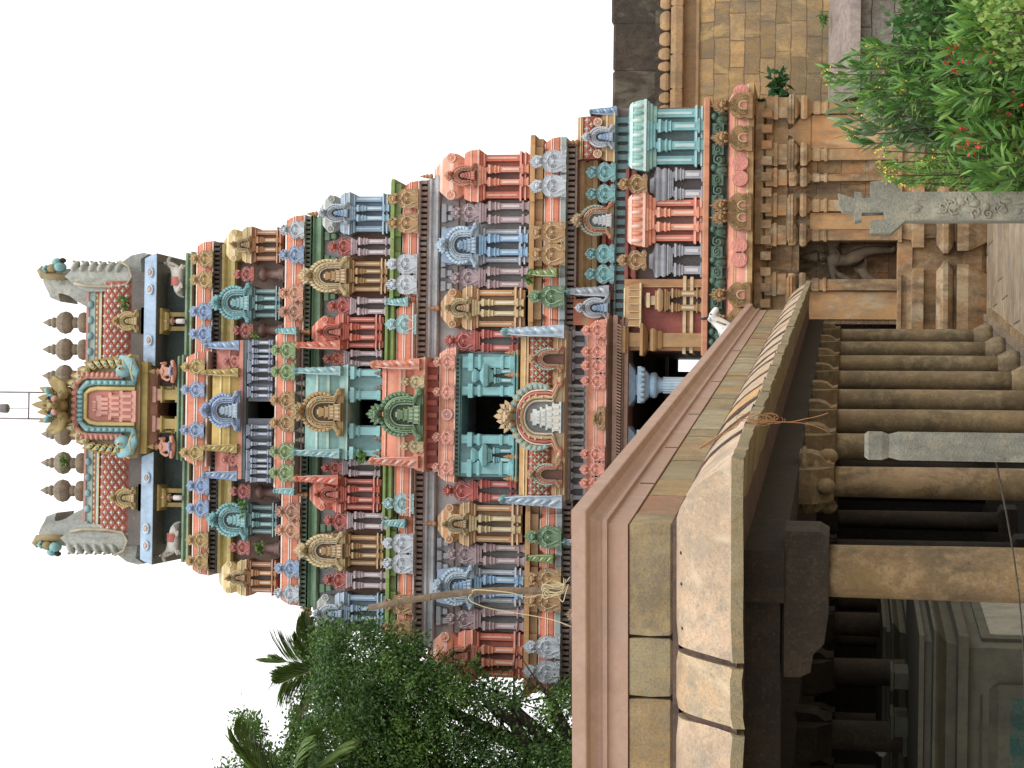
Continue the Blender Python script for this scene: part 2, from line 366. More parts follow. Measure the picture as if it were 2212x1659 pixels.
@cached
def horn(c, c2):
    """scrolled gable end of a barrel roof, seen edge on: overlapping leaves under a small mask"""
    b = MB()
    b.prism([(-.5, 0), (.5, .0), (.5, .1), (.36, .25), (.3, .6), (.18, .9), (-.2, .95), (-.36, .6), (-.4, .2)], -.5, .5, 0)
    for k in range(6):
        z = .12+k*.13; b.ball((.08-.03*k, -.12, z), (.46-.02*k, .5, .10), 0 if k % 2 else 2, 10, 6, Matrix.Rotation(rad(-14), 3, 'Y')); b.ball((.36-.03*k, -.1, z+.04), (.16, .45, .05), 0, 8, 5, Matrix.Rotation(rad(-30), 3, 'Y'))
    b.tube([(-.4, -.45, .03), (-.36, -.5, .2), (-.34, -.5, .5), (-.2, -.5, .88)], .06, 5, 2, 1)
    b.ball((-.05, -.2, .93), (.38, .5, .07), 1, 8, 5); b.ball((.2, -.3, .95), (.1, .2, .035), 1, 6, 4); b.ball((-.02, -.6, .95), (.08, .15, .03), 2, 6, 4)
    return b.mesh('gable_end', [paint(c), paint(c2), paint(pale(c), .5, .4, .12)])
@cached
def finial(c):
    b = MB(); b.lathe((0, 0, 0), [(.3, 0), (.48, .05), (.5, .16), (.34, .26), (.24, .3), (.42, .36), (.42, .48), (.2, .55), (.3, .6), (.3, .7), (.14, .76), (.18, .82), (.02, 1)], 10)
    return b.mesh('finial', [paint(c)])
# ---- larger pieces
def kapota(b, x0, x1, y0, y1, z0, z1, D, segs=None, under=.3):
    """rounded eave: vertical at its lower lip, curling in towards the top; white fillets stand proud"""
    segs = segs or [(0, .07, 1), (.07, .14, 2), (.14, .42, 0), (.42, .47, 1), (.47, .53, 0), (.53, .58, 1), (.58, .9, 0), (.9, 1, 1)]
    prof = [(-under, z0)]; ms = [0]; h = z1-z0
    for a, c, m in segs:
        pr = .014 if m == 1 else 0
        n = 1 if c-a < .12 else 3
        for i in range(n+1):
            t = a+(c-a)*i/n; prof.append((pr-D*(1-math.sqrt(max(0, 1-min(t, .98)**2))), z0+h*t)); ms.append(m)
    b.loft((x0, x1, y0, y1), prof, ms=ms[:len(prof)-1]+[0]) if False else b.loft((x0, x1, y0, y1), prof, ms=ms[1:]+[0])
def band(v0, v1, ya, yb, Y, back, cols, D=.22, par=None, name='eave_band'):
    x0, x1, z0, z1 = rb(v0, v1, ya, yb, Y); b = MB(); kapota(b, x0, x1, Y, back, z0, z1, D)
    return part(name, b, [paint(cols[0]), PW if len(cols) < 3 else paint(cols[2], .5, .3), paint(cols[1])], par or gop)
def dentils(v0, v1, ya, yb, Y, back, c, pitch=13, cd=None, name='dentil_course'):
    x0, x1, z0, z1 = rb(v0, v1, ya, yb, Y); b = MB(); b.box(x0, x1, Y+.14, back, z0, z1, 1); n = max(1, int((yb-ya)/pitch)); w = (x1-x0)/n
    for i in range(n): b.box(x0+w*(i+.22), x0+w*(i+.78), Y, Y+.2, z0+(z1-z0)*.15, z1-.01, 0)
    b.box(x0, x1, Y+.02, Y+.3, z0-.02, z0+(z1-z0)*.12, 0)
    return part(name, b, [paint(c), paint(cd or tuple(int(x*.4) for x in c))], gop)
def mould(v0, v1, ya, yb, Y, back, c, steps=((0, 0), (.06, .1), (.06, .3), (0, .38), (-.05, .6), (.03, .72), (.03, .9), (0, 1)), c2=None, name='moulding', par=None):
    x0, x1, z0, z1 = rb(v0, v1, ya, yb, Y); b = MB()
    b.loft((x0, x1, Y, back), [(o, z0+(z1-z0)*t) for o, t in steps], ms=[(1 if i % 3 == 1 else 0) for i in range(len(steps)-1)])
    return part(name, b, [paint(c), paint(c2 or c)], par or gop)
def wallbox(v0, v1, ya, yb, Y, back, c, hole=None, name='wall', inner=None, inset=None):
    """storey wall; hole = (ya, yb, v0, v1) leaves a real doorway into a dark chamber"""
    x0, x1, z0, z1 = rb(v0, v1, ya, yb, Y); b = MB()
    if inset:
        iv, iy = inset; zi = Zt(iv, Y); b2 = rb(v0, iv, ya+iy, yb-iy, Y); q = MB(); q.box(b2[0], b2[1], Y+.001, back, zi, z1); part(name, q, [paint(c), DK], gop); z1 = zi
    if not hole: b.box(x0, x1, Y, back, z0, z1)
    else:
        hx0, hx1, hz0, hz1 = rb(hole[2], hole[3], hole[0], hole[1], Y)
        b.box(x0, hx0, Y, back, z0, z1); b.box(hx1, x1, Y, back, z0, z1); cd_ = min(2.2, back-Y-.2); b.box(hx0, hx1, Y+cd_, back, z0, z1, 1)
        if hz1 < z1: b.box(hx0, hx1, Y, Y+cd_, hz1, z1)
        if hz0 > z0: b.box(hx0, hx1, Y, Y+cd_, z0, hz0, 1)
    return part(name, b, [paint(c), DK], gop)
def barrel(par, v0, v1, ya, yb, Y, dep, segs, mats, dia=None, name='barrel_roof'):
    """barrel roof running along the facade; segs = [(t0, t1, material, proud)] from eave to ridge"""
    x0, x1, z0, z1 = rb(v0, v1, ya, yb, Y); h = z1-z0; b = MB()
    def S(t):                                                    # front profile: slight bulge then curling back to the ridge
        return Y+dep/2*(max(0, t)**4*.3)-.06*math.sin(math.pi*t), z0+h*t
    for t0, t1, m, pr in segs:
        n = max(1, int((t1-t0)*12)); row = [S(t0+(t1-t0)*i/n) for i in range(n+1)]; row = [(y-pr, z+pr*.4*(t0 > .6)) for y, z in row]
        bk = [(2*(Y+dep/2)-y, z) for y, z in row]
        b.sweepx(row+list(reversed(bk)), x0, x1, m, False)
    if dia:
        t0, t1, nx, nr = dia; hx = (x1-x0)/nx
        for r in range(nr*2-1):
            for i in range(nx+1):
                X0 = x0+hx*(i+(.5 if r % 2 == 0 else 0)); tc = t0+(t1-t0)*(r+1)/(nr*2); dt = (t1-t0)/(nr*2)
                if X0-hx*.5 < x0-.001 or X0+hx*.5 > x1+.001: continue
                c0 = Vector((X0, *S(tc))); q = [Vector((X0-hx*.46, *S(tc))), Vector((X0, *S(tc-dt*.92))), Vector((X0+hx*.46, *S(tc))), Vector((X0, *S(tc+dt*.92)))]
                o = Vector((0, -.035, .01)); qi = [c0+(k-c0)*.78+o for k in q]; q = [k+Vector((0, -.006, 0)) for k in q]
                b.add(q+qi, [(4, 5, 6, 7), (0, 1, 5, 4), (1, 2, 6, 5), (2, 3, 7, 6), (3, 0, 4, 7)], 3)
                b.ball(c0+o*1.2, (.035, .02, .035), 4, 6, 4)
                for sx, sz in ((1, 0), (-1, 0), (0, 1), (0, -1)): b.ball(c0+o*1.1+Vector((sx*.05, 0, sz*.05)), (.016, .015, .016), 1, 4, 3)
    return part(name, b, mats, par)
def medallion(par, v, y, Y, r, c):
    k = ('medal', c)
    if k not in UC:
        b = MB(); b.v = []; b.tube(arc(0, 0, .42, 0, 360, 14), .09, 5, 1); b.tube(arc(0, 0, .24, 0, 360, 10), .08, 5, 0); b.ball((0, -.05, 0), .12, 1, 6, 4)
        b.prism([(x, z) for x, _, z in arc(0, 0, .45, 0, 342, 19)], -.05, .1, 0); UC[k] = b.mesh('rosette', [paint(c), paint(pale(c))])
    s = 2*r/98; link('rosette', UC[k], par, (Xt(v, y, Y), Y, Zt(v, Y)), (s, s, s), world=True)
def pav(yc, w, vr, ve, vb, vg, Y, cols, kind='dome', ar=None, fin=None, wing=None, pw=.42, npil=2, s=0, back=.5):
    """little pavilion on the tower: body vb..vg, eave ve..vb, roof vr..ve; w = eave width"""
    yc = mir(yc, vg, s); e = thing_part('pavilion', gop, (Xt(vg, yc, Y), Y, Zt(vg, Y)))
    rc, ec, bc, pc = cols; bw = w*.84
    x0, x1, z0, z1 = rb(vb, vg, yc-bw/2, yc+bw/2, Y); h = z1-z0; b = MB()
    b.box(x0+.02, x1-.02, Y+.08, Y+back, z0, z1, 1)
    pwid = (x1-x0)*.15
    for a in (x0, x1-pwid): b.box(a, a+pwid, Y, Y+back+.02, z0+h*.2, z1-.1*h); b.box(a+pwid*.35, a+pwid*.65, Y-.012, Y+.1, z0+h*.25, z1-.15*h, 2)
    b.loft((x0, x1, Y, Y+back+.02), [(.0, z0), (0, z0+h*.06), (.05, z0+h*.07), (.05, z0+h*.10), (.0, z0+h*.11), (0, z0+h*.15), (.07, z0+h*.16), (.07, z0+h*.19), (.02, z0+h*.21)], ms=[0, 0, 2, 0, 0, 0, 2, 0])
    b.loft((x0, x1, Y, Y+back+.02), [(.0, z1-h*.12), (.03, z1-h*.10), (.03, z1-h*.07), (.07, z1-h*.05), (.07, z1)], ms=[0, 2, 0, 0])
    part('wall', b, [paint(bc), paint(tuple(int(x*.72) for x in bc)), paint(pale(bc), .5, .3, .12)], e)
    if npil: ins('pilaster', twin(pc, bc, npil), e, vb+1, vg, yc-w*pw/2, yc+w*pw/2, Y+.02, .5)
    if ve < vb:
        x0, x1, z0, z1 = rb(ve, vb, yc-w/2, yc+w/2, Y); b = MB()
        kapota(b, x0, x1, Y-.12, Y+back+.05, z0, z1, .1, [(0, .12, 1), (.12, .5, 0), (.5, .58, 1), (.58, 1, 0)], .12)
        part('eave', b, [paint(ec), paint(pale(ec), .5, .3), paint(ec)], e)
    if kind in ('dome', 'arch') and vr < ve:
        x0, x1, z0, z1 = rb(vr, ve, yc-w*.44, yc+w*.44, Y); h = z1-z0; b = MB(); W = (x1-x0)
        pr = [(-.10*W, 0), (-.1*W, .08), (-.05*W, .12), (-.02*W, .2), (0, .34), (-.01*W, .46), (-.05*W, .58), (-.12*W, .7), (-.2*W, .82), (-.27*W, .92), (-.31*W, .97), (-.31*W, 1.0)]
        b.loft((x0, x1, Y-.04, Y-.04+max(W, .5)), [(o, z0+h*t) for o, t in pr], ms=[0, 1, 0, 0, 1, 0, 0, 1, 0, 1, 0])
        if kind == 'dome': part('roof', b, [paint(rc), paint(pale(rc), .5, .3, .12)], e)
        if kind == 'dome':
            for q in (-1, 1): medallion(e, (vr+ve)/2+(ve-vr)*.08, yc+q*w*.36, Y-.05, w*.1, rc)
    if ar: 
        a0, a1, aw, ac, ac2, ac3 = ar; ins('arch_ornament', arch(ac, ac2, ac3, 1), e, a0, a1, yc-aw/2, yc+aw/2, Y-.1, .55)
    if fin: ins('finial', finial(fin[2]), e, fin[0], fin[1], yc-6, yc+6, Y+.2, .13)
    return e
def thing_part(name, par, loc):
    e = link(name, None, par, loc, world=True); e.empty_display_size = .1; return e
def kud(v0, v1, y, w, c, Y, style=0, s=0, d=.45, vm=None):
    yc = mir(y, vm or v1, s); ins('horseshoe_ornament', kudu(c, style), gop, v0, v1, yc-w/2, yc+w/2, Y, d)
def niche(yc, v0, vk, v1, w, kc, pc, wc, Y, s, kw=None):
    """small horseshoe ornament over a pair of pilasters, the short link between pavilions"""
    y = mir(yc, v1, s); e = thing_part('pilaster_niche', gop, (Xt(v1, y, Y), Y, Zt(v1, Y))); kw = kw or w*.9
    ins('horseshoe_ornament', kudu(kc, 0), e, v0, vk, y-kw/2, y+kw/2, Y-.05, .4); ins('pilaster', twin(pc, wc, 2), e, vk, v1, y-w/2, y+w/2, Y, .45)
# ================= lower storey and gateway
YB = 43.4
for s in (0, 1):
    # wall pieces either side of the gateway
    ya, yb = (233, 757) if s == 0 else (1050, 1575)
    wallbox(1310, 1515, ya, yb, 43.7, 50.3, (122, 100, 94))
wallbox(1300, 1356, 700, 1110, 43.75, 50.3, (92, 60, 40), name='lintel')
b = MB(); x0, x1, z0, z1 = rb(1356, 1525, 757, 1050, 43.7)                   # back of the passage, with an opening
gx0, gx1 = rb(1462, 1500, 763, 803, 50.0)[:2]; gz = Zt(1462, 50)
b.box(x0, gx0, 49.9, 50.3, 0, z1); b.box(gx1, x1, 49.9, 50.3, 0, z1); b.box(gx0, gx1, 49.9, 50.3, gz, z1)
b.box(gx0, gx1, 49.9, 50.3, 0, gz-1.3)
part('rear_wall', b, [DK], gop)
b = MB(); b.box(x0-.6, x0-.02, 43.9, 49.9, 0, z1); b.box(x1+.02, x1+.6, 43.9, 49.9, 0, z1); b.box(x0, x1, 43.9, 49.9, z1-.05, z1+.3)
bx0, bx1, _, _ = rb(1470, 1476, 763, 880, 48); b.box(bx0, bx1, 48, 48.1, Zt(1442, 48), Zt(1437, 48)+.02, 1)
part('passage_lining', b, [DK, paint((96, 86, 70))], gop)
# blue pillars in the gateway
for yc in (832, 968):
    Y = 43.75; e = thing_part('gateway_pillar', gop, (Xt(1500, yc, Y), Y, Zt(1560, Y)))
    x = Xt(1420, yc, Y); b = MB(); zz = lambda v: Zt(v, Y)
    b.lathe((x, Y, zz(1620)), [(.17, 0), (.17, zz(1440)-zz(1620)), (.15, zz(1432)-zz(1620)), (.17, zz(1425)-zz(1620)), (.2, zz(1420)-zz(1620)), (.27, zz(1418)-zz(1620)), (.29, zz(1412)-zz(1620)), (.27, zz(1405)-zz(1620)), (.2, zz(1404)-zz(1620))], 16)
    for k in range(16):
        a = k*math.pi/8; b.box(x+.17*math.cos(a)-.012, x+.17*math.cos(a)+.012, Y+.17*math.sin(a)-.012, Y+.17*math.sin(a)+.012, zz(1600), zz(1432), 1)
    part('shaft', b, [paint((150, 190, 220)), paint((196, 216, 230))], e)
    b = MB(); b.loft((x-.2, x+.2, Y-.2, Y+.2), [(0, zz(1404)), (.06, zz(1400)), (.16, zz(1390)), (.2, zz(1388)), (.2, zz(1380)), (.02, zz(1378)), (.02, zz(1372))])
    for q in range(7): b.ball((x-.33+q*.11, Y-.39, zz(1390)), (.055, .04, .07), 0, 6, 4)
    b.loft((x-.3, x+.3, Y-.3, Y+.3), [(0, zz(1374)), (.18, zz(1362)), (.18, zz(1352))], 0)
    part('capital', b, [paint((164, 196, 222))], e)
# stone base ------------------------------------------------------------
STN = stone('carved_sandstone', [(160, 130, 92), (136, 114, 86), (116, 98, 76)], 1.2, (.52, 1.3), stain=.8, wash=(((196, 134, 80), .45), ((206, 194, 168), .4)), mortar=(78, 56, 40), msize=.008)
STW = stone('washed_sandstone', [(202, 158, 108), (184, 146, 102), (170, 146, 116)], 1.0, stain=.5, grain=.3, wash=(((196, 134, 80), .45), ((206, 194, 168), .4)))
STC = stone('carved_trim', [(174, 140, 100), (150, 122, 90), (184, 156, 120)], 1.6, stain=.75, wash=(((196, 134, 80), .45), ((206, 194, 168), .4)))
STD = stone('dark_sandstone', [(70, 52, 38), (86, 62, 42), (60, 46, 36)], 1.5)
base = thing_part('stone_storey', gop, (Xt(2085, 500, 43.4), 43.4, 0))
for s in (0, 1):
    nx = [521, 604] if s == 0 else None
    def seg(v0, v1, ya, yb, Y, bk, nm, mt, b=None):
        ya, yb = (ya, yb) if s == 0 else (2*cx(1900)-yb, 2*cx(1900)-ya)
        return rb(v0, v1, ya, yb, Y)
    # wall with the niche left open
    b = MB(); Y = 43.5
    x0, x1, z0, z1 = seg(1620, 2095, 222, 700, Y, 50, '', None); n0, n1, nz0, nz1 = seg(1722, 1935, 521, 604, Y, 50, '', None)
    z0 = 0
    b.box(n1, x1, Y, 50.3, z0, z1); b.box(x0, n0, Y, 50.3, z0, z1); b.box(n0, n1, Y+.75, 50.3, z0, z1); b.box(n0, n1, Y, Y+.75, z0, nz0); b.box(n0, n1, Y, Y+.75, nz1, z1)
    part('wall', b, [STN], base)
    # pilasters with cushion and slab capitals
    for ya, yb in ((222, 246), (323, 347), (378, 392), (433, 457), (498, 520), (604, 628)):
        x0, x1, z0, z1 = seg(1760, 1940, ya, yb, Y, 0, '', None); w = x1-x0; b = MB(); r = (x0, x1, Y-.14, Y+.02); zz = lambda v: Zt(v, Y)
        b.loft(r, [(0, zz(1940)), (0, zz(1783)), (.03, zz(1781)), (.03, zz(1776)), (0, zz(1774)), (0, zz(1768)), (.02, zz(1764)), (.02, zz(1752)), (-.02, zz(1748)), (.05, zz(1741))])
        b.loft(r, [(.04, zz(1741)), (.12, zz(1737)), (.14, zz(1730)), (.12, zz(1724)), (.02, zz(1722))])
        b.loft(r, [(.0, zz(1721)), (.1, zz(1715)), (.12, zz(1710)), (.12, zz(1702)), (.1, zz(1699)), (0, zz(1698.5))])
        b.loft(r, [(.05, zz(1698)), (.05, zz(1668)), (.12, zz(1664)), (.12, zz(1650)), (.02, zz(1646)), (.02, zz(1622))])
        b.loft((x0-.1, x1+.1, Y-.24, Y), [(0, zz(1695)), (.0, zz(1676)), (.04, zz(1674)), (.04, zz(1668)), (-.02, zz(1660))])
        part('pilaster', b, [STC], base)
    for ya, yb in ((208, 272), (304, 374), (424, 526), (598, 662)):
        x0, x1, z0, z1 = seg(1694, 1716, ya, yb, Y, 0, '', None); b = MB(); h = z1-z0
        b.loft((x0, x1, Y-.30, Y), [(-.16, z0), (-.02, z0+h*.3), (0, z0+h*.34), (0, z0+h*.52), (-.015, z0+h*.54), (-.015, z0+h*.6), (0, z0+h*.62), (0, z0+h*.75), (-.1, z1)]); part('capital_slab', b, [STC], base)
    # panels, beams
    for ya, yb in ((249, 321), (460, 496), (630, 690)):
        b = MB()
        x0, x1, z0, z1 = seg(1745, 1945, ya, yb, Y, 0, '', None); b.box(x0, x1, Y-.05, Y+.02, z0, z1)
        if ya == 249: W_ = x1-x0; b.prism([(x0+W_*t, z1+.6*u) for t, u in ((1, -.02), (.98, .25), (.9, .42), (.78, .55), (.62, .68), (.56, .9), (.44, .9), (.38, .68), (.22, .55), (.1, .42), (.02, .25), (0, -.02))], Y-.05, Y+.02)
        part('panel', b, [STW], base)
    b = MB(); x0, x1, z0, z1 = seg(1624, 1700, 229, 699, Y, 0, '', None); zz = lambda v: Zt(v, Y)
    n0b, n1b = seg(1624, 1700, 530, 590, Y, 0, '', None)[:2]
    for xa, xb in ((n1b, x1), (x0, n0b)):
        b.loft((xa, xb, Y-.06, Y+.02), [(0, zz(1696)), (0, zz(1666)), (.07, zz(1664)), (.07, zz(1650)), (0, zz(1646))]); b.box(xa, xb, Y-.2, Y, zz(1644), zz(1626))
    part('beam', b, [STC], base)
    b = MB()                                             # beam-end brackets under the eave
    for i in range(13):
        yy = 240+i*34; x0, x1, z0, z1 = seg(1640, 1662, yy, yy+18, Y, 0, '', None); b.box(x0, x1, Y-.34, Y, z0, z1)
    part('bracket_course', b, [STC], base)
    # base mouldings, broken at the niche
    b = MB()
    for ya, yb in ((215, 515), (604, 720)):
        x0, x1, z0, z1 = seg(1935, 2090, ya, yb, Y, 0, '', None); r = (x0, x1, Y-.12, Y+.3); zz = lambda v: Zt(v, Y-.3)
        b.loft(r, [(.1, 0), (.3, zz(2088)), (.3, zz(2064)), (.08, zz(2062)), (.08, zz(2058)), (.18, zz(2056)), (.36, zz(2044)), (.36, zz(2034)), (.16, zz(2020)), (0, zz(2018)), (0, zz(1993)), (.22, zz(1992)), (.22, zz(1968)), (.05, zz(1965)), (.02, zz(1946)), (.1, zz(1944)), (.1, zz(1937)), (0, zz(1935))])
    x0, x1, z0, z1 = seg(1935, 2090, 515, 604, Y, 0, '', None)
    b.loft((x0-.1, x1+.1, Y-.02, Y+.4), [(0, 0), (.1, .1), (.1, .45), (0, .5), (0, zz(1975)), (.0, zz(1970)), (.05, zz(1968)), (.05, zz(1938)), (0, zz(1935))])
    part('plinth_moulding', b, [STC], base)
# painted ledge, frieze and eave over the stone
for s in (0, 1):
    def rr(v0, v1, ya, yb, Y):
        return rb(v0, v1, *((ya, yb) if s == 0 else (2*cx(v1)-yb, 2*cx(v1)-ya)), Y)
    yi = 800
    x0, x1, z0, z1 = rr(1563, 1621, 180, yi, 42.95); b = MB()
    kapota(b, x0, x1, 42.95, 50.4, z0, z1, .45, [(0, .2, 1), (.2, .24, 2), (.24, .62, 0), (.62, .66, 1), (.66, .7, 0), (.7, .74, 1), (.74, 1, 0)], .8)
    part('eave_band', b, [paint((222, 138, 108)), paint((186, 142, 70)), paint((222, 206, 186))], gop)
    x0, x1, z0, z1 = rr(1525, 1566, 226, yi, 43.35); b = MB(); b.box(x0, x1, 43.35, 50.2, z0, z1)
    random.seed(9)
    n = 26
    for i in range(n):                                   # crouching beasts in relief
        xx = x0+(x1-x0)*(i+.5)/n; q = random.choice((0, 1, 2)); h = z1-z0
        if q == 0: b.ball((xx, 43.3, z0+h*.45), (.16, .14, .15), 0, 8, 5); b.tube(spiral(xx, z0+h*.45, .13, 1, 43.16, 1.4), .03, 5, 0)
        elif q == 1: b.ball((xx, 43.3, z0+h*.4), (.14, .16, .17), 0, 8, 5); b.ball((xx+.05, 43.2, z0+h*.72), (.09, .1, .08), 0, 8, 5); b.tube([(xx-.12, 43.25, z0+.02), (xx-.06, 43.15, z0+h*.5)], .035, 5, 0); b.tube([(xx+.12, 43.25, z0+.02), (xx+.1, 43.15, z0+h*.5)], .035, 5, 0)
        else: b.box(xx-.12, xx+.12, 43.15, 43.4, z0+h*.2, z0+h*.8); b.tube(spiral(xx, z0+h*.5, .09, 1, 43.13, 1.4), .022, 5, 0)
    part('beast_frieze', b, [paint((64, 104, 84), .5, .7, .35)], gop)
    x0, x1, z0, z1 = rr(1512, 1527, 210, 1000 if s else 770, 43.1); b = MB(); b.loft((x0, x1, 43.1, 50.3), [(-.05, z0), (0, z0+.02), (0, z1-.04), (-.03, z1)], ms=[0, 1, 0]); part('ledge', b, [paint((180, 116, 66)), paint((198, 122, 76))], gop)
    for yc in (315, 383, 408, 555, 638) if False else (231, 301, 446, 472, 638, 694):
        y = mir(yc, 1620, s); e = thing_part('lion_arch_ornament', gop, (Xt(1620, y, 42.9), 42.9, Zt(1620, 42.9)))
        k = ('goldkudu',)
        if k not in UC:
            b = MB(); o = [(.5, 0), (.5, .1), (.44, .2), (.5, .32), (.44, .42), (.3, .52), (.14, .58), (.12, .66)]; b.prism([(x, z) for x, z in o]+[(-x, z) for x, z in reversed(o)], -.5, 0)
            rn = random.Random(3)
            for i in range(34):
                x = rn.uniform(-.42, .42); z = rn.uniform(.04, .5)
                if (x/.2)**2+((z-.2)/.17)**2 > 1 and abs(x) < .46-z*.3: b.tube(spiral(x, z, .05, rn.choice((-1, 1)), -.52, 1.1, rn.uniform(0, 6), 6), .013, 4, 1, 8)
            b.tube(arc(0, .2, .16, -35, 215, 14, .13, -.55), .022, 5, 1, 6); b.prism([(x, z) for x, _, z in arc(0, .2, .15, -30, 210, 12, .12)], -.53, -.45, 2)
            lionface(b, .56, .5, .42); UC[k] = b.mesh('ornament', [paint((150, 104, 40), .45), paint((206, 180, 110), .45, .2), paint((206, 130, 112))])
            for c in (0,): pass
        ins('mask', UC[k], e, 1532, 1619, y-28, y+28, 42.92, .4)
    for yc in (200, 352, 385, 530, 560):
        y = mir(yc, 1620, s); b = MB(); x0, x1, z0, z1 = rb(1575, 1610, y-17, y+17, 42.86); cxx = (x0+x1)/2
        b.prism([(x, z) for x, _, z in arc(cxx, (z0+z1)/2, (x1-x0)/2, 0, 345, 20, (z1-z0)/2)], 42.84, 43.1, 0)
        rn = random.Random(yc)
        for i in range(40):
            a = rn.uniform(0, 6.28); r = math.sqrt(rn.random())*.9; b.ball((cxx+(x1-x0)/2*r*math.cos(a), 42.84, (z0+z1)/2+(z1-z0)/2*r*math.sin(a)), (.014, .02, .012), 1, 4, 3)
        part('beaded_medallion', b, [paint((214, 122, 104)), paint((228, 178, 160))], gop)
# ================= storey 1 pavilions
for s in (0, 1):
    Y = 43.42
    pav(295, 142, 1351, 1351, 1391, 1520, Y, (TEAL, TEAL, TEAL, TEAL), 'none', s=s, pw=.5)
    pav(476, 106, 1351, 1351, 1391, 1520, Y, (SALMON, SALMON, (216, 108, 70), SALMON), 'none', s=s, pw=.5)
    for yc, w in ((295, 142), (476, 106)):              # ribbed eaves over those two
        y = mir(yc, 1391, s); x0, x1, z0, z1 = rb(1354, 1391, y-w/2, y+w/2, Y); b = MB(); n = int(w/15); c = (134, 186, 178) if yc == 295 else (226, 138, 100)
        kapota(b, x0-.05, x1+.05, Y-.22, Y+.5, z0, z1, .14, [(0, .15, 1), (.15, .8, 0), (.8, 1, 1)], .2)
        for i in range(n): xx = x0+(x1-x0)*(i+.5)/n; b.ball((xx, Y-.2, z0+(z1-z0)*.48), (.06, .07, (z1-z0)*.36), 0 if i % 2 else 1, 6, 5)
        part('ribbed_eave', b, [paint(c), paint(pale(c), .5, .3, .12)], gop)
        mould(1388, 1411, y-w*.46, y+w*.46, Y-.05, Y+.5, c, ((0, 0), (.0, .3), (.05, .4), (.05, .6), (.1, .7), (.1, 1)))
    for yc in (399, 563):                                # grey shrines with gold ornaments
        y = mir(yc, 1520, s); e = thing_part('aedicule', gop, (Xt(1520, y, Y), Y, Zt(1520, Y)))
        ins('pilaster', twin((150, 154, 166), (110, 90, 90), 2), e, 1438, 1522, y-36, y+36, Y+.1, .4)
        x0, x1, z0, z1 = rb(1396, 1438, y-34, y+34, Y); h = z1-z0; b = MB(); b.loft((x0, x1, Y-.02, Y+.4), [(-.08, z0), (0, z0+h*.1), (.02, z0+h*.2), (-.02, z0+h*.35), (.03, z0+h*.5), (.03, z0+h*.62), (-.1, z0+h*.75), (-.16, z0+h*.8), (-.2, z1)]); part('cap', b, [paint((156, 160, 172))], e)
        kud(1332, 1393, yc, 44, GOLD, Y-.1, 0, s)
    mould(1345, 1372, 365, 600, Y+.12, Y+1, REDB) if s == 0 else mould(1345, 1372, 1204, 1440, Y+.12, Y+1, REDB)
    # golden gate pier
    ya, yb = 603, 757
    def q2(a, b_, v): return (a, b_) if s == 0 else (2*cx(v)-b_, 2*cx(v)-a)
    y0_, y1_ = q2(ya, yb, 1450); e = thing_part('gate_pier', gop, (Xt(1515, (y0_+y1_)/2, Y), Y, Zt(1515, Y)))
    x0, x1, z0, z1 = rb(1345, 1513, y0_, y1_, Y-.1); b = MB(); b.box(x0, x1, Y, Y+1, z0, z1, 1); pwid = .16; xi = x1 if s == 0 else x0
    for a in (x0, x1-pwid): b.box(a, a+pwid, Y-.08, Y+.1, z0, z1, 0); b.box(a-.012 if a > x0+.1 else a+pwid, a if a > x0+.1 else a+pwid+.012, Y-.09, Y, z0, z1, 2)
    h = z1-z0
    b.loft((x0, x1, Y-.06, Y+1), [(0, z0+h*.1), (.05, z0+h*.11), (.05, z0+h*.15), (.0, z0+h*.16), (0, z0+h*.19), (.07, z0+h*.2), (.07, z0+h*.24), (0, z0+h*.25)], ms=[0, 2, 0, 0, 0, 2, 0])
    part('wall', b, [paint(OCHRE), paint((158, 60, 40)), paint(CREAM)], e)
    mid = (y0_+y1_)/2+(-30 if s == 0 else 30)
    ins('pilaster', twin(GOLD, (150, 60, 44), 2), e, 1434, 1514, mid-26, mid+26, Y-.05, .5)
    xm = Xt(1440, mid, Y); b = MB(); zz = lambda v: Zt(v, Y)
    b.loft((xm-.2, xm+.2, Y-.3, Y), [(-.06, zz(1434)), (0, zz(1431)), (.05, zz(1426)), (.05, zz(1422)), (.0, zz(1420)), (0, zz(1415)), (-.1, zz(1413)), (-.1, zz(1404)), (-.04, zz(1403)), (-.04, zz(1396)), (-.1, zz(1392))], ms=[0, 2, 0, 2, 0, 0, 1, 0, 2, 0]); part('cap', b, [paint(GOLD), paint(CREAM), paint(CREAM)], e)
    ye = (y0_+y1_)/2+(-20 if s == 0 else 20); x0, x1, z0, z1 = rb(1344, 1383, ye-47, ye+47, Y-.2); b = MB(); kapota(b, x0, x1, Y-.3, Y+1, z0, z1, .15, [(0, .1, 1), (.1, .9, 0), (.9, 1, 1)], .2)
    for i in range(6): xx = x0+(x1-x0)*(i+.5)/6; b.box(xx-.055, xx+.055, Y-.31, Y-.1, z0+.03, z0+(z1-z0)*.7, 0); b.box(xx-.06, xx-.045, Y-.33, Y-.1, z0+.03, z0+(z1-z0)*.7, 1)
    part('eave', b, [paint(GOLD), paint(CREAM), paint(CREAM)], e)
    yp = (y1_-22) if s == 0 else (y0_+22); xm = Xt(1440, yp, Y); b = MB()
    b.loft((xm-.15, xm+.15, Y-.2, Y), [(0, zz(1514)), (0, zz(1432)), (.03, zz(1430)), (.06, zz(1424)), (.02, zz(1422)), (.08, zz(1416)), (.1, zz(1411)), (.08, zz(1405)), (0, zz(1403))]); b.loft((xm-.15, xm+.15, Y-.2, Y), [(.0, zz(1400)), (.2, zz(1390)), (.2, zz(1384)), (.0, zz(1382)), (0, zz(1360)), (.14, zz(1352)), (.14, zz(1340)), (-.02, zz(1326))])
    part('corner_pilaster', b, [paint(GOLD)], e)
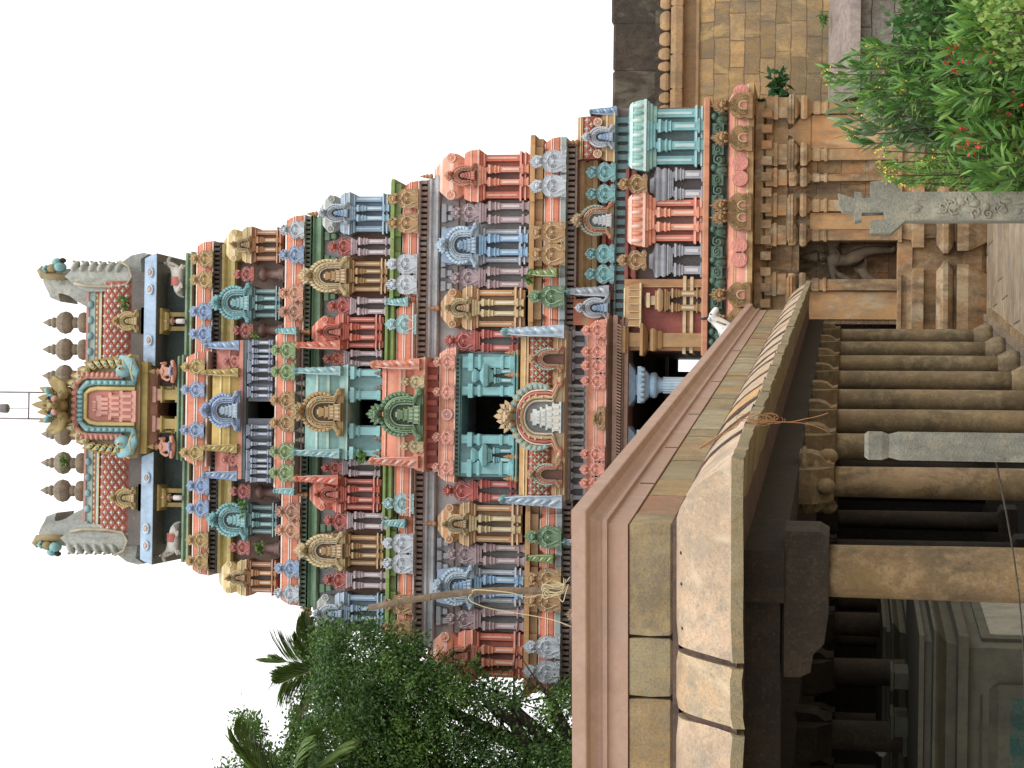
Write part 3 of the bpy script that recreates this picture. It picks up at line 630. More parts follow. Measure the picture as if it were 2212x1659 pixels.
# gateway cornice
mould(1309, 1356, 690, 1112, 43.15, 44.2, (126, 88, 64), ((-.1, 0), (0, .02), (0, .2), (.05, .22), (.05, .3), (0, .32), (.0, .42), (.09, .5), (.09, .7), (.02, .72), (.12, .9), (.12, 1)), (150, 108, 84))
b = MB(); x0, x1, z0, z1 = rb(1330, 1341, 700, 1100, 43.0)
for i in range(58): xx = x0+(x1-x0)*(i+.5)/58; b.cbox((xx, 43.04, (z0+z1)/2), (.035, .06, .1), 0, Matrix.Rotation(rad(25), 3, 'Y'))
part('rope_moulding', b, [paint((150, 108, 84))], gop)
band(1262, 1309, 689, 1112, 42.95, 44.4, (SALMON, (206, 120, 96), (226, 178, 160)), .3)
for y in (714, 760, 790, 823): 
    for s in (0, 1): kud(1256, 1308, y, 38, (222, 132, 106), 42.9, 0, s, .3)
ins('crest_ornament', kudu(GOLD, 1), gop, 1279, 1308, 878, 930, 42.9, .3)
# ================= storey 2 (v 1222-1350)
wallbox(1222, 1350, 262, 1540, 44.0, 50.0, (140, 128, 130), inset=(1290, 44))
for s in (0, 1):
    Y = 43.6
    def q2(a, b_, v): return (a, b_) if s == 0 else (2*cx(v)-b_, 2*cx(v)-a)
    # small pillars between (dark gallery)
    b = MB(); x0, x1, z0, z1 = rb(1323, 1352, *q2(250, 690, 1340), Y)
    n = 22
    for i in range(n): xx = x0+(x1-x0)*(i+.5)/n; b.loft((xx-.06, xx+.06, Y-.02, Y+.3), [(.02, z0), (.02, z0+.04), (0, z0+.05), (0, z1-.06), (.05, z1-.03), (.05, z1)])
    part('gallery_pillars', b, [paint((96, 138, 144))], gop)
    # corner barrel with diamond tiles
    ya, yb = q2(252, 344, 1270); e = thing_part('pavilion', gop, (Xt(1300, (ya+yb)/2, Y), Y, Zt(1323, Y)))
    barrel(e, 1240, 1293, ya, yb, Y-.1, 1.0, [(0, .75, 0, 0), (.75, 1, 2, .03), (.82, .86, 1, .05)], [paint((150, 52, 34)), paint(CREAM), paint(GOLD), paint((214, 102, 56)), paint((160, 190, 190))], (.05, .74, 5, 2), name='roof')
    x0, x1, z0, z1 = rb(1291, 1323, ya-7, yb+7, Y); b = MB(); kapota(b, x0, x1, Y-.2, Y+.9, z0, z1, .12, [(0, .1, 1), (.1, .5, 0), (.5, .6, 1), (.6, 1, 0)], .3); part('eave', b, [paint(GOLD), paint(CREAM)], e)
    for q in (ya+12, yb-12): medallion(e, 1284, q, Y-.22, 10, (190, 140, 90))
    ins('arch_ornament', arch(WHT, WHT, BLUE, 1), e, 1252, 1321, (ya+yb)/2-27, (ya+yb)/2+27, Y-.26, .5)
    ins('gable_end', horn(BLUE, TEAL), e, 1267, 1327, ya-18 if s == 0 else yb-3, ya+3 if s == 0 else yb+18, Y+.1, .6, flip=(s == 1))
    for i, y in enumerate((373, 420, 549, 593)): kud(1263, 1324, y, 43, TEAL, Y-.05, 0, s, .4)
    y = mir(478, 1321, s); ins('arch_ornament', arch((176, 146, 100), (196, 78, 50), WHT, 1, (120, 160, 150)), gop, 1232, 1321, y-40, y+40, Y-.15, .6)
    y = mir(666, 1314, s); ins('arch_ornament', arch(WHT, WHT, BLUE, 1), gop, 1242, 1315, y-27, y+27, Y-.2, .55)
    mould(1296, 1324, *q2(346, 642, 1310), Y+.05, Y+.6, (176, 76, 52))
    mould(1242, 1290, *q2(346, 700, 1270), Y+.2, Y+.6, (166, 122, 62), c2=(190, 152, 90))
    b = MB(); ya, yb = q2(643, 705, 1290); x0, x1, z0, z1 = rb(1235, 1300, ya, yb, Y-.15); b.loft((x0, x1, Y-.15, Y+.6), [(0, z0), (.0, z0+(z1-z0)*.5), (-.03, z0+(z1-z0)*.7), (-.03, z1)], ms=[0, 1, 0]); part('side_roof', b, [paint(ORANGE), paint(GOLD)], gop)
    ins('gable_end', horn(GREYB, TEAL), gop, 1220, 1315, *q2(618, 644, 1260), Y-.1, .6, flip=(s == 1))
# centre balustrade
Y = 43.35; x0, x1, z0, z1 = rb(1222, 1268, 720, 1075, Y); b = MB(); h = z1-z0
b.box(x0, x1, Y+.12, 44.2, z0, z1, 1); b.loft((x0, x1, Y, 44.2), [(0, z1-.13), (.05, z1-.11), (.05, z1-.03), (0, z1)]); b.loft((x0, x1, Y, 44.2), [(.05, z0), (.05, z0+.06), (0, z0+.08)])
n = 15
for i in range(n+1):
    xx = x0+(x1-x0)*i/n; b.loft((xx-.045, xx+.045, Y, Y+.14), [(.02, z0+.06), (0, z0+.08), (0, z1-.2), (.035, z1-.17), (.035, z1-.13)])
part('balustrade', b, [paint((150, 154, 162)), paint((96, 92, 94))], gop)
b = MB(); c0 = Xt(1245, cx(1245), Y)
for i in range(-4, 5): b.lathe((c0+i*.17, Y-.06, z0+.05), [(.05, 0), (.05, .04), (.03, .06), (.045, h*.4), (.03, h*.6), (.055, h*.72), (.055, h*.8)], 8)
part('balusters', b, [paint((178, 184, 186))], gop)
# ================= band D and centre barrel
S3 = [(GOLD, GOLDD, CREAM), (ORANGE, (150, 166, 168), None)]
def bigband(vt, vm, vb, vl, ya, yb, ca, cb, Y, back, ctop, steps, lip):
    band(vm, vb, ya, yb, Y, back, (ORANGE, (150, 60, 40)), .22)
    x0, x1, z0, z1 = rb(vt, vm, ya+4, yb-4, Y+.1); b = MB(); h = z1-z0
    b.loft((x0, x1, Y+.12, back-.1), [(0, z0), (0, z0+h*.55), (.08, z0+h*.6), (.08, z0+h*.92), (.02, z1)], ms=[0, 0, 1, 0]); part('ledge', b, [paint(ctop), paint(tuple(min(255, int(x*1.15)) for x in ctop))], gop)
    if lip: x0, x1, z0, z1 = rb(vb, vl, ya, yb, Y); b = MB(); b.loft((x0, x1, Y-.01, back), [(-.2, z0), (0, z0+.01), (0, z1)]); part('eave_lip', b, [paint(lip)], gop)
    for a, c in steps:                                   # shallow breaks forward under each ornament pair
        for s in (0, 1):
            p, q = (a, c) if s == 0 else (2*cx(vb)-c, 2*cx(vb)-a)
            x0, x1, z0, z1 = rb(vm, vb, p, q, Y-.1); b = MB(); kapota(b, x0, x1, Y-.1, Y+.6, z0, z1, .2); part('eave_break', b, [paint(ORANGE), PW, paint((150, 60, 40))], gop)
            x0, x1, z0, z1 = rb(vt, vm, p, q, Y); b = MB(); h = z1-z0; b.loft((x0, x1, Y, Y+.5), [(0, z0), (0, z0+h*.55), (.06, z0+h*.6), (.06, z0+h*.92), (.02, z1)], ms=[0, 0, 1, 0]); part('ledge_break', b, [paint(ctop), paint(tuple(min(255, int(x*1.15)) for x in ctop))], gop)
            if lip: x0, x1, z0, z1 = rb(vb, vl, p, q, Y-.1); b = MB(); b.box(x0, x1, Y-.11, Y+.4, z0, z1); part('eave_lip', b, [paint(lip)], gop)
bigband(1138, 1166, 1206, 1217, 296, 1502, 0, 0, 43.35, 49.9, (166, 120, 58), [(318, 430), (478, 575), (600, 690)], (150, 166, 168))
dentils(1219, 1238, 306, 1490, 43.55, 49.9, (156, 130, 122), 12)
for s in (0, 1):
    for y, c in ((350, WHT), (403, WHT), (503, GOLD), (550, GOLD), (641, GREEN)): kud(1141, 1217, y, 48, c, 43.18, 1, s, .35)
    y = mir(592, 1200, s); ins('gable_end', horn(GREENL, GREEN), gop, 1140, 1200, y-12, y+8, 43.1, .3, flip=s == 1)
    y = mir(308, 1250, s)
    for yy, v in ((308, 1224), (640, 1224)): y = mir(yy, v, s); ins('finial', finial(OCHRE), gop, 1214, 1242, y-7, y+7, 43.5, .15)
cb = thing_part('central_pavilion', gop, (Xt(1220, cx(1220), 43.2), 43.2, Zt(1222, 43.2)))
barrel(cb, 1121, 1196, 728, 1073, 42.95, 1.3, [(0, .72, 0, 0), (.72, .8, 2, .03), (.8, .83, 1, .05), (.83, .92, 2, .04), (.92, 1, 2, .02)], [paint((156, 60, 38)), paint(CREAM), paint((190, 142, 66)), paint((214, 102, 56)), paint((150, 186, 180))], (.04, .7, 22, 3), name='roof')
x0, x1, z0, z1 = rb(1192, 1222, 716, 1082, 42.9); b = MB(); kapota(b, x0, x1, 42.85, 44.3, z0, z1, .1, [(0, .1, 1), (.1, .3, 0), (.3, .36, 1), (.36, .6, 0), (.6, .66, 1), (.66, 1, 0)], .4); part('eave', b, [paint(GOLD), paint(CREAM)], cb)
ins('arch_ornament', arch((196, 164, 116), (190, 84, 60), (200, 208, 206), 1, (120, 178, 180)), cb, 1077, 1221, 813, 989, 42.8, .7)
for s in (0, 1):
    y = mir(776, 1217, s); ins('arch_ornament', arch((186, 140, 92), (200, 84, 62), (150, 80, 50), 0, (150, 190, 180)), cb, 1140, 1217, y-29, y+29, 42.8, .5)
    y = mir(718, 1180, s); ins('gable_end', horn(PALEB, TEAL), cb, 1085, 1222, y-15, y+14, 43.1, .9, flip=(s == 1))
    for yy in (762, 810): y = mir(yy, 1110, s); ins('finial', finial(OCHRE), cb, 1088, 1121, y-8, y+8, 43.4, .16)
# ================= storey 3 (905-1140)
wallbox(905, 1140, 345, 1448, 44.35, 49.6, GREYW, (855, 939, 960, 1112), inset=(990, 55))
mould(919, 944, 385, 1400, 44.15, 49.4, (184, 186, 192)); dentils(899, 919, 388, 1400, 44.1, 49.4, (156, 130, 122), 12)
for s in (0, 1):
    Y = 43.95
    def q2(a, b_, v): return (a, b_) if s == 0 else (2*cx(v)-b_, 2*cx(v)-a)
    pav(381, 112, 926, 997, 1030, 1138, Y, (SALMON, (218, 120, 84), (204, 88, 48), (218, 132, 100)), 'dome', (957, 1024, 54, (206, 128, 92), (196, 110, 80), (190, 90, 60)), (899, 928, OCHRE), s=s)
    pav(531, 84, 950, 950, 1032, 1138, Y+.05, (BLUE, (120, 146, 176), GREYB, (120, 168, 208)), 'none', (942, 1030, 98, PALEB, PALEB, (116, 158, 196)), None, s=s, pw=.6)
    pav(666, 94, 944, 996, 1019, 1131, Y-.15, (OCHRE, GOLD, (188, 130, 64), BEIGE), 'dome', (958, 1016, 50, BEIGE, BEIGE, GOLD), (915, 946, OCHRE), s=s)
    niche(461, 972, 1032, 1140, 50, LILAC, (166, 140, 146), (176, 174, 178), Y+.15, s, 42); niche(601, 972, 1032, 1140, 48, LILAC, (166, 140, 146), (176, 174, 178), Y+.15, s, 42)
    niche(737, 962, 1024, 1120, 50, (180, 66, 52), (182, 70, 56), (170, 160, 160), Y-.1, s, 46)
    CBM = paint((162, 164, 172))                          # stepped corbel blocks on the grey wall
    for yy in (450, 470, 500, 566, 590, 618):
        for vv, w in ((948, 20), (962, 12)): x0, x1, z0, z1 = rb(vv, vv+12, *q2(yy-w/2, yy+w/2, vv), Y+.2); b = MB(); b.loft((x0, x1, Y+.2, Y+.5), [(-.03, z0), (0, z0+.03), (0, z1)]); part('corbel', b, [CBM], gop)
    mould(975, 1000, *q2(425, 650, 990), Y+.3, Y+.5, (146, 126, 124), ((0, 0), (0, .5), (.03, .6), (.03, 1)))
# centre bay of storey 3
Y = 43.56
b = MB(); x0, x1, z0, z1 = rb(985, 1118, 765, 1030, Y); dx0, dx1, dz0, dz1 = rb(997, 1103, 855, 939, Y)
b.box(x0, dx0, Y, 44.4, z0, z1); b.box(dx1, x1, Y, 44.4, z0, z1); b.box(dx0-.001, dx1+.001, Y+.002, 44.4, dz1, z1)
part('bay_wall', b, [paint((96, 148, 152))], gop)
for s in (0, 1):
    for a, c in ((771, 795), (836, 853)):
        a, c = (a, c) if s == 0 else (2*cx(1050)-c, 2*cx(1050)-a); x0, x1, z0, z1 = rb(1000, 1116, a, c, Y); h = z1-z0; b = MB()
        b.loft((x0, x1, Y-.12, Y), [(.03, z0), (.03, z0+h*.12), (0, z0+h*.14), (0, z0+h*.22), (.03, z0+h*.24), (.03, z0+h*.28), (0, z0+h*.3), (0, z0+h*.62), (.04, z0+h*.66), (.04, z0+h*.7), (.0, z0+h*.72), (.0, z0+h*.78), (.07, z0+h*.8), (.07, z0+h*.88), (0, z0+h*.9), (0, z1)]); part('pilaster', b, [paint((112, 178, 184))], gop)
    y = mir(812, 1080, s); x = Xt(1060, y, Y); zz = lambda v: Zt(v, Y); e = thing_part('niche_shrine', gop, (x, Y, zz(1115)))
    ins('pilaster', twin(TEAL, TEALD, 2), e, 1058, 1116, y-17, y+17, Y-.02, .35)
    b = MB(); b.loft((x-.18, x+.18, Y-.2, Y), [(0, zz(1058)), (.04, zz(1056)), (.08, zz(1048)), (0, zz(1044)), (-.06, zz(1040)), (-.1, zz(1036)), (-.04, zz(1030)), (-.02, zz(1024)), (-.08, zz(1020))]); part('cap', b, [paint((116, 180, 186))], e)
mould(1108, 1119, 762, 1034, Y-.2, 44.4, (108, 168, 170)); dentils(982, 991, 768, 1028, Y-.1, 44.3, (92, 140, 138), 9)
band(945, 983, 751, 1041, Y-.18, 44.6, (SALMON, (206, 120, 96), (226, 186, 170)), .2)
for y, c in ((782, 0), (847, 0)):
    for s in (0, 1): kud(937, 982, y, 34, (222, 142, 118), Y-.22, 0, s, .25)
medallion(gop, 966, cx(966), Y-.22, 13, (206, 124, 110))
wallbox(915, 947, 786, 1008, Y+.1, 44.6, (176, 70, 48), name='attic'); b = MB(); x0, x1, z0, z1 = rb(917, 945, 788, 1006, Y)
for i in range(9):
    xx = x0+(x1-x0)*i/8; b.loft((xx-.05, xx+.05, Y-.02, Y+.12), [(.02, z0), (0, z0+.04), (0, z1-.06), (.05, z1-.03), (.05, z1)])
part('attic_pillars', b, [paint((186, 84, 64))], gop)
# ================= band C and centre barrel above it
bigband(838, 860, 899, 899, 391, 1383, 0, 0, 44.0, 49.2, (112, 140, 54), [(398, 510), (545, 640)], None)
for s in (0, 1):
    for y, c in ((430, GOLD), (483, GOLD), (571, WHT), (615, WHT), (701, (140, 186, 192))): kud(833, 898, y, 43, c, 43.84, 1, s, .3)
    y = mir(655, 860, s); ins('gable_end', horn(TEAL, TEAL), gop, 830, 880, y-12, y+8, 43.8, .25, flip=s == 1)
band(850, 890, 655, 1115, 43.75, 45, (ORANGE, (150, 60, 40)), .2); mould(829, 851, 657, 1113, 43.85, 45, (112, 140, 54))
cb = thing_part('central_pavilion', gop, (Xt(915, cx(915), 43.5), 43.5, Zt(916, 43.5)))
barrel(cb, 822, 900, 790, 998, 43.4, 1.3, [(0, .3, 0, 0), (.3, .36, 1, .03), (.36, .42, 0, .02), (.42, .48, 1, .03), (.48, .85, 0, 0), (.85, .88, 1, .03), (.88, 1, 0, .02)], [paint((220, 126, 86)), paint((228, 170, 150)), paint(SALMON), paint(SALMON), paint(SALMON)], None, name='roof')
x0, x1, z0, z1 = rb(893, 918, 772, 1018, 43.35); b = MB(); kapota(b, x0, x1, 43.3, 44.8, z0, z1, .1, [(0, .12, 1), (.12, 1, 0)], .4); part('eave', b, [paint(SALMON), paint((226, 170, 150))], cb)
ins('arch_ornament', arch(GREEN, (106, 146, 92), (96, 132, 80), 1), cb, 800, 916, 838, 953, 43.2, .6)
for s in (0, 1):
    y = mir(789, 850, s); ins('gable_end', horn((220, 130, 100), SALMON), cb, 805, 912, y-14, y+12, 43.5, .8, flip=s == 1); kud(868, 917, 825, 30, BEIGE, 43.3, 0, s, .25)
# ================= storey 4 (655-838)
wallbox(655, 838, 434, 1340, 44.9, 48.9, (186, 184, 188), (863, 919, 690, 838), inset=(735, 42))
mould(664, 692, 468, 1312, 44.7, 48.7, (110, 150, 114)); dentils(653, 668, 466, 1312, 44.65, 48.7, (92, 120, 98), 10, (32, 40, 34))
x0, x1, z0, z1 = rb(752, 836, 500, 1275, 44.8); b = MB(); b.box(x0, x1, 44.84, 44.95, z0, z1) if False else None
for s in (0, 1):
    Y = 44.5
    def q2(a, b_, v): return (a, b_) if s == 0 else (2*cx(v)-b_, 2*cx(v)-a)
    x0, x1, z0, z1 = rb(752, 836, *q2(500, 800, 800), 44.85); b = MB(); b.box(x0, x1, 44.84, 45.0, z0, z1); part('panel', b, [paint((128, 82, 50))], gop)
    pav(462, 90, 679, 730, 752, 838, Y, ((142, 146, 140), (140, 164, 186), (124, 158, 190), (140, 172, 200)), 'dome', (686, 751, 48, WHT, PALEB, BLUE), (655, 680, OCHRE), s=s, pw=.4)
    pav(597, 76, 700, 700, 752, 836, Y, (BEIGE, GOLD, (178, 124, 54), GOLD), 'none', (646, 752, 86, BEIGE, (190, 160, 100), GOLD), None, s=s, pw=.45)
    pav(718, 78, 666, 722, 742, 826, Y-.15, ((208, 92, 50), (200, 80, 46), (192, 70, 40), (196, 80, 50)), 'dome', (684, 740, 42, (200, 90, 62), (190, 76, 50), RED), (640, 668, OCHRE), s=s, pw=.5)
    y = mir(746, 700, s); ins('gable_end', horn((206, 92, 56), ORANGE), gop, 640, 738, y-11, y+11, Y-.3, .5, flip=s == 1)
    for yy in (534, 662): niche(yy, 708, 757, 843, 40, (182, 72, 58), (176, 154, 166), (120, 80, 60), Y+.1, s, 42)
    niche(775, 700, 745, 826, 38, (190, 84, 62), (176, 154, 166), (120, 80, 60), Y-.05, s, 32)
    CBM = paint((98, 138, 102))
    for yy in (510, 560, 640, 690): 
        for vv, w in ((696, 18), (710, 11)): x0, x1, z0, z1 = rb(vv, vv+12, *q2(yy-w/2, yy+w/2, vv), Y+.2); b = MB(); b.loft((x0, x1, Y+.2, Y+.5), [(-.03, z0), (0, z0+.03), (0, z1)]); part('corbel', b, [CBM], gop)
Y = 44.02; b = MB(); x0, x1, z0, z1 = rb(752, 826, 797, 984, Y); dx0, dx1, dz0, dz1 = rb(752, 822, 863, 919, Y)
b.box(x0, dx0, Y, 44.95, z0, z1); part('bay_wall', b, [paint((96, 148, 152))], gop); b = MB(); b.box(dx1, x1, Y, 44.95, z0, z1); part('bay_wall', b, [paint((96, 148, 152))], gop)
for s in (0, 1):
    for a, c in ((800, 812), (845, 862)):
        a, c = (a, c) if s == 0 else (2*cx(800)-c, 2*cx(800)-a); x0, x1, z0, z1 = rb(754, 824, a, c, Y); h = z1-z0; b = MB()
        b.loft((x0, x1, Y-.1, Y), [(.03, z0), (.03, z0+h*.1), (0, z0+h*.12), (0, z0+h*.6), (.04, z0+h*.65), (0, z0+h*.7), (.0, z0+h*.75), (.08, z0+h*.8), (.08, z0+h*.92), (0, z0+h*.94), (0, z1)]); part('pilaster', b, [paint((124, 190, 196))], gop)
    for yy in (806, 838, 858): y = mir(yy, 815, s); ins('finial', finial((118, 104, 92)), gop, 806, 832, y-8, y+8, 43.9, .16) if yy < 850 else None
cb = thing_part('central_pavilion', gop, (Xt(750, cx(750), 44), 44, Zt(752, 44)))
barrel(cb, 655, 738, 797, 982, 43.95, 1.2, [(0, .3, 0, 0), (.3, .36, 1, .03), (.36, .6, 0, .01), (.6, .66, 1, .03), (.66, 1, 0, 0)], [paint((120, 172, 166)), paint((176, 206, 198)), paint(TEAL), paint(TEAL), paint(TEAL)], None, name='roof')
x0, x1, z0, z1 = rb(732, 752, 788, 992, 43.9); b = MB(); kapota(b, x0, x1, 43.85, 45, z0, z1, .1, [(0, .12, 1), (.12, 1, 0)], .4); part('eave', b, [paint((124, 172, 166)), paint((176, 206, 198))], cb)
ins('arch_ornament', arch((170, 136, 70), (176, 142, 78), (166, 128, 60), 1), cb, 634, 744, 838, 942, 43.75, .6)
for s in (0, 1): y = mir(802, 700, s); ins('gable_end', horn((132, 184, 190), TEAL), cb, 638, 742, y-11, y+10, 44.05, .7, flip=s == 1)
for s in (0, 1):
    for yy in (828, 850): y = mir(yy, 650, s); ins('finial', finial((118, 100, 84)), gop, 636, 660, y-8, y+8, 44.2, .15)
# ================= band B
band(607, 653, 465, 1308, 44.6, 48.6, (ORANGE, (150, 60, 40)), .2); band(589, 638, 712, 1066, 44.25, 45.4, (ORANGE, (150, 60, 40)), .2)
for s in (0, 1):
    for y, c in ((497, WHT), (551, (128, 158, 196)), (634, PEACH), (674, (176, 118, 86))): kud(601, 653, y, 40, c, 44.5, 0, s, .3)
    for y, c in ((757, (120, 148, 84)), (803, (120, 148, 84)), (865, GOLD)): kud(586, 638, y, 40, c, 44.15, 0, s, .3)
    y = mir(716, 620, s); ins('gable_end', horn(TEAL, TEAL), gop, 595, 640, y-10, y+8, 44.2, .25, flip=s == 1)
    y = mir(468, 650, s); ins('finial', finial(OCHRE), gop, 653, 678, y-4, y+9, 44.8, .14)
# ================= storey 5 (465-607)
wallbox(465, 607, 504, 1262, 45.35, 48.3, (126, 100, 84), (867, 904, 500, 592), inset=(530, 26)); mould(470, 508, 530, 1234, 45.15, 48.1, (168, 146, 66), c2=(190, 168, 86)); dentils(455, 472, 523, 1238, 45.1, 48.1, (60, 46, 30), 10, (20, 16, 12))
for s in (0, 1):
    Y = 45.0
    def q2(a, b_, v): return (a, b_) if s == 0 else (2*cx(v)-b_, 2*cx(v)-a)
    pav(530, 78, 473, 519, 541, 606, Y, ((198, 168, 92), (190, 160, 86), (178, 112, 62), (184, 128, 72)), 'dome', (498, 541, 40, BEIGE, BEIGE, GOLD), None, s=s, pw=.45)
    pav(655, 72, 520, 520, 541, 606, Y, (TEAL, (96, 150, 156), (92, 140, 146), (110, 160, 166)), 'none', (456, 542, 88, (100, 168, 176), (110, 176, 182), (110, 170, 176)), None, s=s, pw=.45)
    for yy in (593, 714):
        y = mir(yy, 611, s); x = Xt(600, y, Y+.1); e = thing_part('round_column', gop, (x, Y+.1, Zt(608, Y))); b = MB(); z0 = Zt(610, Y); h = Zt(552, Y)-z0
        b.lathe((x, Y+.1, z0), [(.2, 0), (.2, .04), (.15, .06), (.17, .1), (.15, .14), (.11, .16), (.11, h*.7), (.16, h*.72), (.18, h*.85), (.15, h*.95), (.13, h)], 14); part('shaft', b, [paint((110, 76, 66))], e)
        kud(503, 546, yy, 34, (176, 78, 66), Y-.05, 0, s, .3)
    # pink wing of the centre
    ya, yb = q2(745, 800, 490); barrel(gop, 462, 522, ya, yb, 44.75, 1, [(0, .4, 0, 0), (.4, .46, 1, .03), (.46, 1, 0, 0)], [paint((198, 110, 92)), paint((224, 160, 140)), paint(SALMON), paint(SALMON), paint(SALMON)])
    y = mir(747, 500, s); ins('gable_end', horn((124, 156, 200), BLUE), gop, 446, 522, y-11, y+11, 44.7, .6, flip=s == 1); kud(482, 522, 781, 30, (204, 116, 104), 44.65, 0, s, .3)
Y = 44.42; b = MB(); x0, x1, z0, z1 = rb(533, 590, 738, 1032, Y+.15); dx0, dx1, dz0, dz1 = rb(535, 590, 867, 904, Y+.15)
b.box(x0, dx0, Y+.08, 45.4, z0, z1); part('bay_wall', b, [paint((120, 130, 148))], gop); b = MB(); b.box(dx1, x1, Y+.08, 45.4, z0, z1); part('bay_wall', b, [paint((120, 130, 148))], gop)
b = MB(); x0, x1, z0, z1 = rb(524, 534, 735, 1035, Y); b.loft((x0, x1, Y-.05, 45.4), [(-.1, z0), (0, z0+.02), (0, z1)]); part('lintel', b, [paint((78, 92, 96))], gop)
for s in (0, 1):
    for yy in (749, 791, 847): y = mir(yy, 588, s); w = 30 if yy < 830 else 26; ins('pilaster', twin((146, 158, 182), (84, 92, 110), 2), gop, 537, 590, y-w/2, y+w/2, Y, .35)
    for yy in (770, 818): y = mir(yy, 588, s); ins('pilaster', twin((146, 158, 182), (84, 92, 110), 1), gop, 537, 590, y-12, y+12, Y+.05, .3)
cb = thing_part('central_pavilion', gop, (Xt(520, cx(520), 44.5), 44.5, Zt(522, 44.5)))
barrel(cb, 454, 518, 808, 964, 44.4, 1.0, [(0, .3, 0, 0), (.3, .36, 1, .03), (.36, .6, 0, .01), (.6, .66, 1, .03), (.66, 1, 0, 0)], [paint((190, 156, 52)), paint((216, 194, 110)), paint(YEL), paint(YEL), paint(YEL)], None, name='roof')
ins('arch_ornament', arch((132, 160, 204), (146, 174, 212), PALEB, 1), cb, 438, 521, 843, 931, 44.25, .6)
for s in (0, 1): y = mir(805, 490, s); ins('gable_end', horn((178, 150, 50), YEL), cb, 447, 521, y-10, y+10, 44.5, .6, flip=s == 1)
x0, x1, z0, z1 = rb(517, 525, 735, 1035, 44.4); b = MB(); b.box(x0, x1, 44.35, 45.4, z0, z1); part('ledge', b, [paint((196, 120, 96))], gop)
# ================= band A
band(415, 456, 521, 1242, 45.1, 48.0, (ORANGE, (150, 60, 40)), .2); band(396, 448, 760, 1006, 44.75, 45.8, (ORANGE, (150, 60, 40)), .2)
for s in (0, 1):
    for y, c in ((560, YEL), (605, YEL), (673, (126, 156, 200)), (722, (126, 156, 200))): kud(409, 456, y, 39, c if c != YEL else (176, 140, 66), 45.0, 0, s, .3)
    for y, c in ((793, (180, 150, 66)), (842, (132, 156, 196))): kud(393, 443, y, 36, c, 44.65, 0, s, .3)
# ================= crown storey
mould(396, 414, 549, 1212, 45.35, 48.0, (116, 146, 112), c2=(136, 162, 124)); mould(382, 398, 772, 990, 45.0, 46, (116, 146, 112))
wallbox(334, 400, 590, 1176, 46.0, 47.6, DARKT, (867, 901, 300, 398)); b = MB(); x0, x1, z0, z1 = rb(300, 335, 592, 1174, 46.0); b.box(x0, x1, 45.4, 47.62, z0, z1); part('roof_core', b, [paint((88, 78, 72))], gop)
mould(336, 352, 598, 860, 45.9, 46.0, (88, 78, 72)); mould(336, 352, 908, 1166, 45.9, 46.0, (88, 78, 72))
for s in (0, 1):
    Y = 45.55
    y = mir(694, 400, s); x = Xt(370, y, Y); zz = lambda v: Zt(v, Y); e = thing_part('bracket_shrine', gop, (x, Y, zz(398))); b = MB()
    for q in (-.17, .17): b.box(x+q-.05, x+q+.05, Y+.1, Y+.35, zz(398), zz(360))
    b.loft((x-.22, x+.22, Y-.05, Y+.45), [(-.04, zz(362)), (.0, zz(358)), (.0, zz(354)), (.09, zz(350)), (.09, zz(346)), (-.02, zz(344)), (0, zz(336)), (.05, zz(333)), (.05, zz(326)), (.0, zz(324)), (.1, zz(318)), (.1, zz(306)), (-.06, zz(302)), (-.12, zz(300)), (-.12, zz(292))], ms=[0, 1]*7); part('frame', b, [paint((176, 146, 60)), paint((196, 172, 90))], e)
    ins('arch_ornament', arch((182, 152, 74), (190, 164, 92), (170, 140, 66), 1), e, 243, 298, y-25, y+25, Y-.15, .35)
    for yy in (838,): y = mir(yy, 398, s); ins('pilaster', twin((176, 146, 60), (60, 70, 60), 1), gop, 330, 384, y-14, y+14, 45.5, .4)
    # pale blue eave slab with roundels
    ya, yb = (547, 790) if s == 0 else (2*cx(330)-790, 2*cx(330)-547)
    x0, x1, z0, z1 = rb(304, 334, ya, yb, 45.2); b = MB(); b.loft((x0, x1, 45.2, 48.1), [(-.5, z0), (0, z0+.005), (.0, z0+.03), (-.06, z0+(z1-z0)*.6), (-.12, z1)], ms=[1, 0, 0, 0])
    part('eave_slab', b, [paint((146, 176, 206)), paint((96, 96, 92))], gop)
    for yy in (588, 625, 735): 
        y = mir(yy, 325, s); b = MB(); x = Xt(320, y, 45.2); z = Zt(320, 45.2); b.lathe((0, 0, 0), [(.13, 0), (.13, .02), (.10, .03), (.09, .02)], 16); b.ball((0, 0, .02), (.07, .07, .02), 1, 10, 4)
        b.v = [(p[0], -p[2]-.0, p[1]*.62) for p in b.v]; part('roundel', b, [paint((178, 200, 216)), paint((196, 156, 140))], gop, (x, 45.2, z))
    b = MB(); ya, yb = (590, 800) if s == 0 else (2*cx(300)-800, 2*cx(300)-590); x0, x1, z0, z1 = rb(296, 305, ya, yb, 45.7)
    n = 22
    for i in range(n): b.ball((x0+(x1-x0)*(i+.5)/n, 45.72, (z0+z1)/2), (.05, .06, .04), 0, 6, 4)
    b.box(x0, x1, 45.75, 47.8, z0, z1, 1); part('petal_course', b, [paint((176, 120, 104)), paint((90, 110, 84))], gop)
    x0, x1, z0, z1 = rb(278, 297, ya, yb, 45.6); b = MB(); kapota(b, x0, x1, 45.6, 47.9, z0, z1, .15, [(0, .3, 0), (.3, .4, 1), (.4, 1, 0)], .1); part('roof_edge', b, [paint((86, 118, 80)), paint((130, 156, 110))], gop)
barrel(gop, 198, 282, 607, 1150, 45.75, 2.0, [(0, .78, 0, 0), (.78, .83, 2, .04), (.83, .9, 1, .03), (.9, 1.0, 0, .04)], [paint((158, 72, 50)), paint((150, 176, 170)), paint((184, 162, 96)), paint((206, 104, 70)), paint((190, 206, 204))], (.02, .77, 25, 4), name='ridge_roof')
